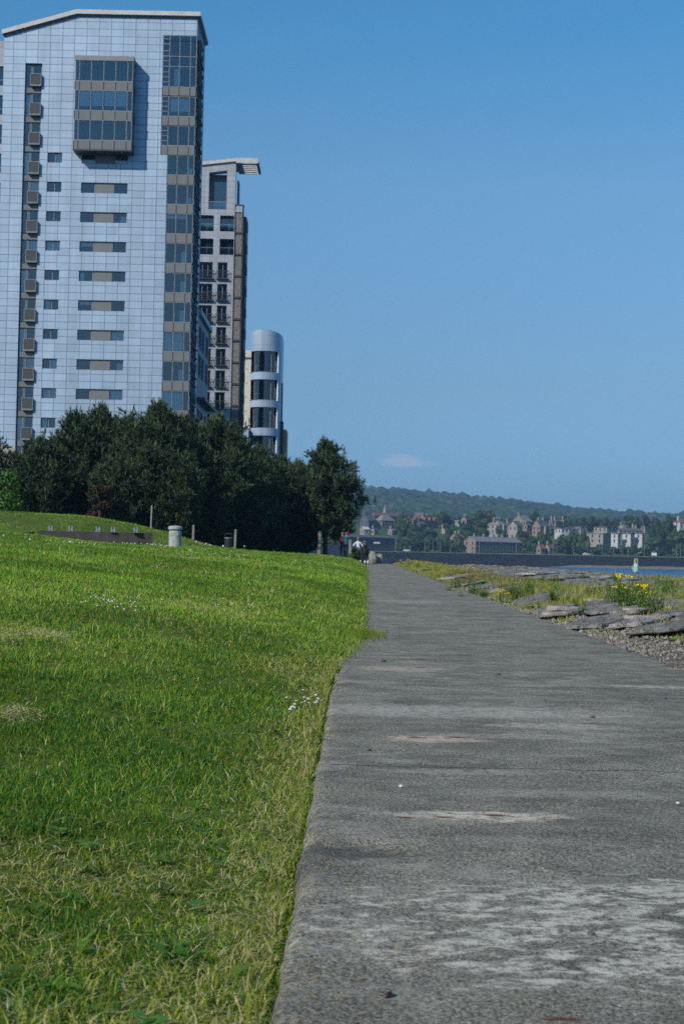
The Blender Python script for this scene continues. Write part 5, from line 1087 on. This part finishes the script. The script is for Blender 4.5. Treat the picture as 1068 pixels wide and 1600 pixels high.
sp_ = MB(); q = at(601, 806, 1085)-t.location; ca_, sa_ = math.cos(-RAD(42)), math.sin(-RAD(42)); lx, ly = q.x*ca_-8*sa_*0, 5.0
sp_.box(17,19.2,6,8.2,at(601,806,1085).z-t.location.z-6,at(601,800,1085).z-t.location.z); z0 = at(601,800,1085).z-t.location.z; z1 = at(601,786,1085).z-t.location.z
for a_, b_ in (((17,6),(19.2,6)),((19.2,6),(19.2,8.2)),((19.2,8.2),(17,8.2)),((17,8.2),(17,6))): sp_.face([(*a_,z0),(*b_,z0),(18.1,7.1,z1)])
sp_.build('spire', M['h_pale'], t)
house('red sandstone tenement row with pale gables and many chimneys between the trees', 640, 645, 686, 822, 813, 1040, 'red', 'slate', 'gable', 44, .4, 5, 2, 8, gab=5, cat='tenement row')
house('red house with a tall chimney left of the red tenement row', 630, 634, 640, 820, 810, 1070, 'red', 'tile', 'gable', 45, .5, 1, 2, 1)
house('flat white roofed building between trees on the skyline', 711, 714, 727, 820, 814, 1120, 'white', 'white', 'flat', 15, .2, 0, 1, 4, cat='building')
house('stone house half hidden by trees left of the long terrace', 703, 714, 726, 850, 840, 960, 'stone', 'tile', 'gable', 48, .4, 2, 2, 3)
house('pale stone villa with a round bay and low roof, left of the three big villas', 761, 779, 793, 835, 820, 1010, 'pale', 'greyroof', 'hip', 45, .3, 3, 2, 3, bays=1, cat='villa')
house('small pale gabled villa in front of the tallest villa', 795, 807, 817, 833, 822, 1000, 'pale', 'slate', 'gable', 45, .45, 0, 1, 1, cat='villa')
house('tallest villa with a long pale ridge roof on the slope', 800, 818, 833, 828, 815, 1040, 'stone', 'greyroof', 'gable', 48, .42, 1, 2, 3, cat='villa')
house('stone villa with steep roof and bay right of the tallest villa', 832, 843, 860, 836, 822, 1020, 'stone', 'slate', 'gable', 46, .6, 2, 2, 3, bays=1, cat='villa')
house('slated house stepping down behind the steep roofed villa', 856, 860, 874, 838, 826, 1040, 'dark', 'slate', 'gable', 44, .45, 1, 2, 3)
house('small cottage with a red tiled roof among trees above the sea wall', 838, 844, 852, 866, 857, 920, 'stone', 'tile', 'gable', 40, .7, 1, 1, 1, cat='cottage')
house('white gabled cottage right of the red tiled one', 851, 857, 866, 866, 856, 925, 'pale', 'tile', 'gable', 45, .7, 1, 1, 1, cat='cottage')
house('long low white modern house with flat roof on the slope', 868, 876, 906, 838, 826, 1000, 'white', 'greyroof', 'flat', 24, .2, 0, 1, 5)
house('pale block with a narrow tower behind the low white house', 899, 906, 918, 836, 823, 1015, 'pale', 'slate', 'flat', 25, .2, 0, 2, 3, cat='building')
house('long buff stone lower wing of the modern complex', 912, 941, 957, 852, 834, 960, 'pale', 'greyroof', 'flat', 50, .2, 0, 2, 3, cat='modern block', name='modern_block')
house('buff upper block of the modern complex with a square window', 930, 947, 965, 842, 824, 985, 'pale', 'slate', 'flat', 42, .2, 0, 2, 2, cat='modern block', name='modern_block')
house('tall white block in the middle of the modern complex', 955, 964, 970, 856, 834, 955, 'white', 'greyroof', 'flat', 50, .2, 0, 2, 1, cat='modern block', name='modern_block')
house('white gabled block under the dark solar roof', 973, 984, 992, 850, 834, 960, 'white', 'slate', 'flat', 48, .2, 0, 2, 1, cat='modern block', name='modern_block')
house('white end block at the right of the modern complex', 992, 1002, 1006, 851, 834, 965, 'white', 'slate', 'flat', 52, .2, 0, 2, 1, cat='modern block', name='modern_block')
house('wide dark solar panelled upper roof of the modern complex', 962, 966, 1008, 842, 829, 990, 'pale', 'dark', 'hip', 22, .45, 2, 1, 6, cat='modern block', name='modern_block')
house('white seaside house far right behind the big trees', 1054, 1061, 1078, 826, 816, 1020, 'white', 'tile', 'hip', 30, .35, 1, 2, 3)
r = random.Random(31)
for q in range(24):
    x = r.uniform(640, 1050); d = r.choice([1030,1060,1090,1120,1150]); p = at(x, 820, d); zb = float(zfar(p.x, d)); yb = 864+.02*(x-534)-(zb-.7)/d*F; hh = r.uniform(5.0,8.0)*F/d
    house('small roof of a distant house showing between the town trees', x-r.uniform(4,8), x, x+r.uniform(6,14), yb, yb-hh, d, r.choice(['stone','stone','pale','dark','red']), r.choice(['slate','slate','greyroof','tile']), r.choice(['gable','hip','flat']), r.uniform(30,58), .5, r.choice([0,1,2]), 1, 2, group='far roofs between the trees')
# trees of the town
GRN = [((.030,.065,.018),(.055,.10,.03)), ((.045,.085,.02),(.08,.13,.035)), ((.022,.05,.02),(.04,.075,.03)), ((.07,.06,.03),(.10,.085,.04))]
FT = [broad_meshes(400+k, 10, 5.2, .62, 2300, GRN[k % 3], 16, .10, 1.05) for k in range(5)]; FTB = broad_meshes(410, 10, 3.8, .55, 1900, GRN[3], 16, .2); FTD = broad_meshes(411, 10, 3.4, .5, 2000, GRN[2], 18, .1)
def ftree(x0, x1, yt, yb, d, label, var=None, group='trees of the far town'):
    p = at((x0+x1)/2, yb, d); zb = min(p.z, float(zfar(p.x, d)))-.5; h = at((x0+x1)/2, yt, d).z-zb; w = (x1-x0)*d/F; v = var or FT[(int(x0)+int(yt)) % 5]; R = {id(FTB):3.8, id(FTD):3.4}.get(id(v), 5.2)
    put_tree(v, 'tree', label, p.x, d, zb, h/10, w/2/R*.98, (x0*7) % 6, group)
for a in ((617,642,807,826,1010,'round tree between the church and the red tenement row'),(636,662,819,838,990,'tree below the left end of the red tenement row'),(654,682,824,840,985,'broad tree below the middle of the red row'),(676,707,799,824,1060,'tall rounded tree at the right end of the red row'),(690,716,816,838,1000,'bushy tree right of the red row below the tall rounded one'),
    (617,642,838,866,915,'left one of the big round trees standing on the sea front'),(636,664,836,866,918,'second big round tree on the sea front from the left'),(658,684,837,866,916,'third big round tree on the sea front'),(680,704,838,866,915,'fourth round tree on the sea front, before the gap'),(700,727,839,867,912,'round tree touching the lit gable of the stone terrace'),
    (714,742,816,840,990,'dark round tree above the lit gable of the stone terrace'),(738,764,812,838,1000,'tree in the dark group left of the villa with a round bay'),(734,762,800,826,1060,'tall tree under the brownish crown'),(768,792,826,844,960,'tree below the villa with a round bay, over the terrace roof'),(804,828,826,848,960,'tree at the right end above the terrace roof'),(822,844,838,866,930,'leafy tree right of the terrace gable end'),
    (826,843,801,822,1080,'pointed dark tree rising behind the villas'),(842,858,812,824,1080,'low tree on the skyline right of the pointed dark one'),(858,882,812,826,1080,'spreading tree on the skyline above the low white house'),(838,862,830,850,960,'tree below the steep roofed villa'),(862,886,834,856,950,'tree below the left end of the low white house'),(880,904,826,850,960,'tree in front of the low white house'),(902,920,832,852,950,'tree left of the buff wing'),
    (872,900,850,867,920,'bush by the promenade left of the lamp posts'),(896,924,852,867,920,'bush by the promenade below the buff wing'),(922,948,852,867,920,'bush below the buff wing, right of the lamp post'),(946,970,854,867,922,'bush below the tall white block'),(968,996,852,868,922,'bush below the white gabled block'),(992,1016,854,868,922,'bush at the foot of the white end block'),
    (902,932,806,826,1070,'round green tree rising behind the modern complex, left one'),(926,952,809,826,1070,'round green tree behind the modern complex, right one'),(966,1000,808,826,1080,'wide tree on the skyline behind the solar roof'),
    (1008,1036,814,858,950,'big tree right of the modern complex, left of a pair'),(1028,1056,811,860,955,'big tree right of the modern complex, right of a pair'),(1010,1040,836,868,930,'low spreading tree below the big pair'),(1040,1075,826,868,935,'tree at the right edge above the sea wall'),(1042,1066,808,830,1060,'tree behind the white seaside house')): ftree(*a)
ftree(752,775,797,820,1075,'brownish crowned tall tree above the dark group',FTB); ftree(998,1014,801,826,1070,'dark narrow pine on the skyline left of the big pair',FTD); ftree(988,1000,804,824,1085,'slim tree beside the dark narrow pine',FTD)
r = random.Random(9)
for q in range(40):
    d = r.choice([1100,1150,1230,1320]); x = r.uniform(570,1075); p = at(x, 820, d); yt = at(x,800,d); h = r.uniform(7,11); zb = float(zfar(p.x, d))-.8
    put_tree(FT[q % 5], 'tree', 'small tree in the belt behind the houses', p.x, d, zb, h/10, h/10*r.uniform(.8,1.2), q, 'trees behind the far houses')
# wooded hill: one far-off mass of crowns
icb = bmesh.new(); bmesh.ops.create_icosphere(icb, subdivisions=1, radius=1.0); icb.verts.ensure_lookup_table(); IV = np.array([v.co[:] for v in icb.verts]); IT = np.array([[v.index for v in f.verts] for f in icb.faces]); icb.free()
k = 15000; yy = 1450+rng.uniform(0,1,k)**.75*1600; xx = -.03*yy-40+rng.uniform(0,1,k)*(.31*yy+100); s = rng.uniform(5.0,9.5,k)*(.75+.35*yy/3000); s[rng.uniform(0,1,k) < .08] *= 1.35
zz = zfar(xx, yy)+s*.45; D = rng.uniform(.72,1.22,(k,len(IV),1)); V = IV[None]*D*s[:,None,None]*np.array([1.05,1.05,.78])+np.stack([xx,yy,zz],1)[:,None]
r_ = rng.uniform(0,1,(k,1)); n_ = fbm(xx*.006, yy*.006, 97)[:,None]; c = np.array([.028,.055,.018])*(1-r_)+np.array([.065,.10,.03])*r_; c *= (.7+.6*n_); C = np.repeat(c[:,None],len(IV),1)*rng.uniform(.75,1.25,(k,len(IV),1))
tag(ob('woodland', np_mesh('woodland', V.reshape(-1,3), (IT[None]+(np.arange(k)*len(IV))[:,None,None]).reshape(-1,3), M['foliage'], C.reshape(-1,3), True)), 'dense green wood covering the long hill behind the town', 'woodland', kind='stuff')
# street lamps and small things on the promenade
lm = MB(); lm.tube([(0,0,0),(0,0,8.5)], [.14,.08], 6); lp_pole = lm.mesh('pole', M['steel']); lm = MB(); lm.tube([(0,0,8.5),(.0,-.3,8.9),(0,-1.2,9.1)], .07, 5); lm.box(-.15,.15,-1.9,-1.1,9.0,9.2); lp_head = lm.mesh('lamp_head', M['steel'])
for q, (px, d) in enumerate(((663,890),(676,892),(687,893),(748,889),(806,889),(863,888),(895,889),(917,889),(940,888),(958,890),(980,890),(1006,889),(1056,890),(1062,888),(617,889))):
    p = at(px, 866, d); t = thing('street_lamp', 'slim grey street lamp on the promenade behind the sea wall', 'street lamp', (p.x, d, 2.1), 0, 'street lamps along the promenade'); ob('pole', lp_pole, t); ob('lamp_head', lp_head, t)
M['carwhite'] = plain('white_car_paint', (.7,.7,.7), .35, 0, .03)
def car(px, py, d, label, z=None):
    p = at(px, py, d); t = thing('car', label, 'car', (p.x, d, z if z is not None else 2.35), .1); mb = MB()
    mb.prism_y([(-2.1,.35),(2.1,.35),(2.15,.85),(1.35,.98),(.8,1.48),(-.9,1.5),(-1.7,1.0),(-2.15,.9)], -.85, .85); mb.build('body', M['carwhite'], t)
    mb = MB(); mb.prism_y([(-1.25,1.0),(1.05,1.0),(.68,1.4),(-.82,1.4)], -.86, .86); mb.build('window', M['h_win'], t)
    for x in (-1.3,1.3):
        for y in (-.8,.8): w_ = MB(); w_.tube([(x,y-.1,.33),(x,y+.1,.33)], .33, 10); w_.build('wheel', M['shoe'], t)
car(634.5, 863, 889, 'white car parked on the promenade in front of the round trees'); car(588.5, 849, 879.5, 'white car on top of the raised dark wall behind the boulder', 6.62); car(915, 864, 890, 'white car on the promenade below the low white house')
p = at(1021, 865, 889); sg = thing('sign', 'white board sign on posts on the promenade near the right edge', 'sign', (p.x, 889, 2.1)); mb = MB(); mb.box(-1.6,1.6,-.06,.06,.9,2.6); mb.build('board', M['carwhite'], sg); mb = MB(); mb.box(-1.3,-1.15,.061,.16,0,2.5); mb.box(1.15,1.3,.061,.16,0,2.5); mb.build('post', M['steel'], sg)
# channel marker
M['verdigris'] = plain('pale_green_paint', (.33,.50,.44), .7, 0, .2, 2); M['yellowpaint'] = plain('faded_yellow', (.60,.50,.30), .7)
p = at(992.5, 893, 300); mk = thing('channel_marker', 'pale green marker with a faded yellow top standing in the water', 'marker', (p.x, 300, -6.0), .3); b0 = -5.3+6.0; zt = at(992,873,300).z+6.0
mb = MB(); mb.tube([(.45,0,0),(.35,0,b0+1.6)], .16, 8); mb.tube([(-.1,.2,0),(.1,.1,b0+1.6)], .12, 8); mb.build('pile', M['dframe'], mk)
mb = MB(); mb.lathe([(.30,zt-3.1),(.62,zt-2.7),(.60,zt-1.6),(.36,zt-1.0),(.28,zt-.95)], 14); mb.box(-.75,-.3,-.2,.2,zt-2.4,zt-1.5); mb.build('body', M['verdigris'], mk)
mb = MB()
for s in (-.28,.28): mb.box(s-.1,s+.1,-.1,.1,zt-1.0,zt-.05)
mb.box(-.38,.38,-.1,.1,zt-.12,zt+.05); mb.lathe([(.16,zt-.9),(.2,zt-.7),(.14,zt-.3)], 8, 0, 0, 1); mb.build('topmark', [M['yellowpaint'], M['brown']], mk)
# ================================================================== AIR, SKY, LIGHT, CAMERA
m = NT('haze_air'); v = m.n('ShaderNodeVolumePrincipled', {'Color': (.40,.66,.96,1), 'Density': HAZE, 'Anisotropy': .15}); m.t.links.new(v.outputs[0], m.out.inputs['Volume'])
mb = MB(); mb.box(-1500,2500,-420,4150,-9.0,170); h = mb.build('haze', m.mat); h['kind'] = 'stuff'; h['label'] = 'thin blue haze softening the far hill and town'; h['category'] = 'haze'
TR = Vector((.67,.745,-.72)).normalized(); EL = math.asin(-TR.z); AZ = math.atan2(-TR.x, -TR.y)
sun = bpy.data.lights.new('sun', 'SUN'); sun.energy = SUN; sun.angle = RAD(.53); sun.color = (1, .915, .81); so = bpy.data.objects.new('sun', sun); COL.objects.link(so); so.rotation_euler = TR.to_track_quat('-Z', 'Y').to_euler(); so.location = (-60,-60,90)
w = bpy.data.worlds.new('World'); S.world = w; w.use_nodes = True; nt = w.node_tree; nt.nodes.clear()
N_ = lambda t, **k: nt.nodes.new(t)
sky = N_('ShaderNodeTexSky'); sky.sky_type = 'NISHITA'; sky.sun_disc = False; sky.sun_elevation = EL; sky.sun_rotation = AZ; sky.air_density = 1.0; sky.dust_density = .35; sky.ozone_density = 2.2; sky.altitude = 0
tc0 = N_('ShaderNodeTexCoord'); sp0 = N_('ShaderNodeSeparateXYZ'); nt.links.new(tc0.outputs['Generated'], sp0.inputs[0]); rmp = N_('ShaderNodeValToRGB'); nt.links.new(sp0.outputs[2], rmp.inputs[0])
for (q_, c_) in SKYRAMP:
    el_ = rmp.color_ramp.elements.new(q_); el_.color = (*[v/2 for v in c_], 1)
rmp.color_ramp.elements.remove(rmp.color_ramp.elements[0]); rmp.color_ramp.elements.remove(rmp.color_ramp.elements[-1])
tint = N_('ShaderNodeMix'); tint.data_type = 'RGBA'; tint.blend_type = 'MULTIPLY'; tint.inputs[0].default_value = 1; nt.links.new(rmp.outputs[0], tint.inputs[7]); nt.links.new(sky.outputs[0], tint.inputs[6])
# one thin far cloud low in the sky, and two fainter wisps, fixed in the sky's own directions
tc = N_('ShaderNodeTexCoord'); sep = N_('ShaderNodeSeparateXYZ'); nt.links.new(tc.outputs['Generated'], sep.inputs[0])
def mth(op, a, b=0, clamp=False):
    n = N_('ShaderNodeMath'); n.operation = op; n.use_clamp = clamp
    for i, v in ((0, a), (1, b)):
        if isinstance(v, (int, float)): n.inputs[i].default_value = v
        else: nt.links.new(v, n.inputs[i])
    return n.outputs[0]
mp = N_('ShaderNodeMapping'); mp.inputs['Scale'].default_value = (60,60,160); nt.links.new(tc.outputs['Generated'], mp.inputs[0]); nz = N_('ShaderNodeTexNoise'); nz.inputs['Scale'].default_value = 1.0; nz.inputs['Detail'].default_value = 5; nz.inputs['Roughness'].default_value = .55; nt.links.new(mp.outputs[0], nz.inputs[0])
tot = None
for px, py, rx, ry, st in ((628,721,.0165,.0042,.42),(668,724,.014,.0026,.20),(832,734,.003,.003,.10),(1062,745,.008,.004,.08)):
    d = ray(px, py).normalized(); ax = math.atan2(d.x, d.y); e = d.z
    az_ = mth('ARCTAN2', sep.outputs[0], sep.outputs[1]); dx = mth('DIVIDE', mth('SUBTRACT', az_, ax), rx); dz = mth('DIVIDE', mth('SUBTRACT', sep.outputs[2], e), ry)
    dd = mth('SQRT', mth('ADD', mth('MULTIPLY', dx, dx), mth('MULTIPLY', dz, dz))); dd = mth('ADD', dd, mth('MULTIPLY', mth('SUBTRACT', nz.outputs[0], .5), 1.6)); k = mth('MULTIPLY', mth('SUBTRACT', 1.15, dd, True), st*1.6); tot = k if tot is None else mth('ADD', tot, k, True)
cm = N_('ShaderNodeMix'); cm.data_type = 'RGBA'; nt.links.new(mth('MINIMUM', tot, .55), cm.inputs[0]); nt.links.new(tint.outputs[2], cm.inputs[6]); cm.inputs[7].default_value = CLOUD
bg = N_('ShaderNodeBackground'); bg.inputs[1].default_value = SKY*2; nt.links.new(cm.outputs[2], bg.inputs[0]); wo = N_('ShaderNodeOutputWorld'); nt.links.new(bg.outputs[0], wo.inputs[0])
cam = bpy.data.cameras.new('camera'); cam.sensor_fit = 'VERTICAL'; cam.sensor_height = 36; cam.lens = 50; cam.clip_start = .05; cam.clip_end = 9000
cam.dof.use_dof = True; cam.dof.focus_distance = 6.5; cam.dof.aperture_fstop = 11.0
co = bpy.data.objects.new('camera', cam); COL.objects.link(co); co.location = (0,0,CAMH); co.rotation_euler = RM.to_euler(); S.camera = co
S.view_settings.view_transform = 'Standard'; S.view_settings.look = 'None'; S.view_settings.exposure = EXPO; S.view_settings.gamma = 1
S.render.engine = 'CYCLES'; cy = S.cycles; cy.use_denoising = DENO; cy.max_bounces = 6; cy.diffuse_bounces = 3; cy.glossy_bounces = 3; cy.transparent_max_bounces = 12; cy.volume_bounces = 0; cy.use_adaptive_sampling = True; cy.adaptive_threshold = .01
try: cy.denoiser = 'OPENIMAGEDENOISE'; cy.denoising_input_passes = 'RGB_ALBEDO_NORMAL'
except Exception: pass
cy.sample_clamp_indirect = 6; cy.caustics_reflective = False; cy.caustics_refractive = False; cy.use_light_tree = False
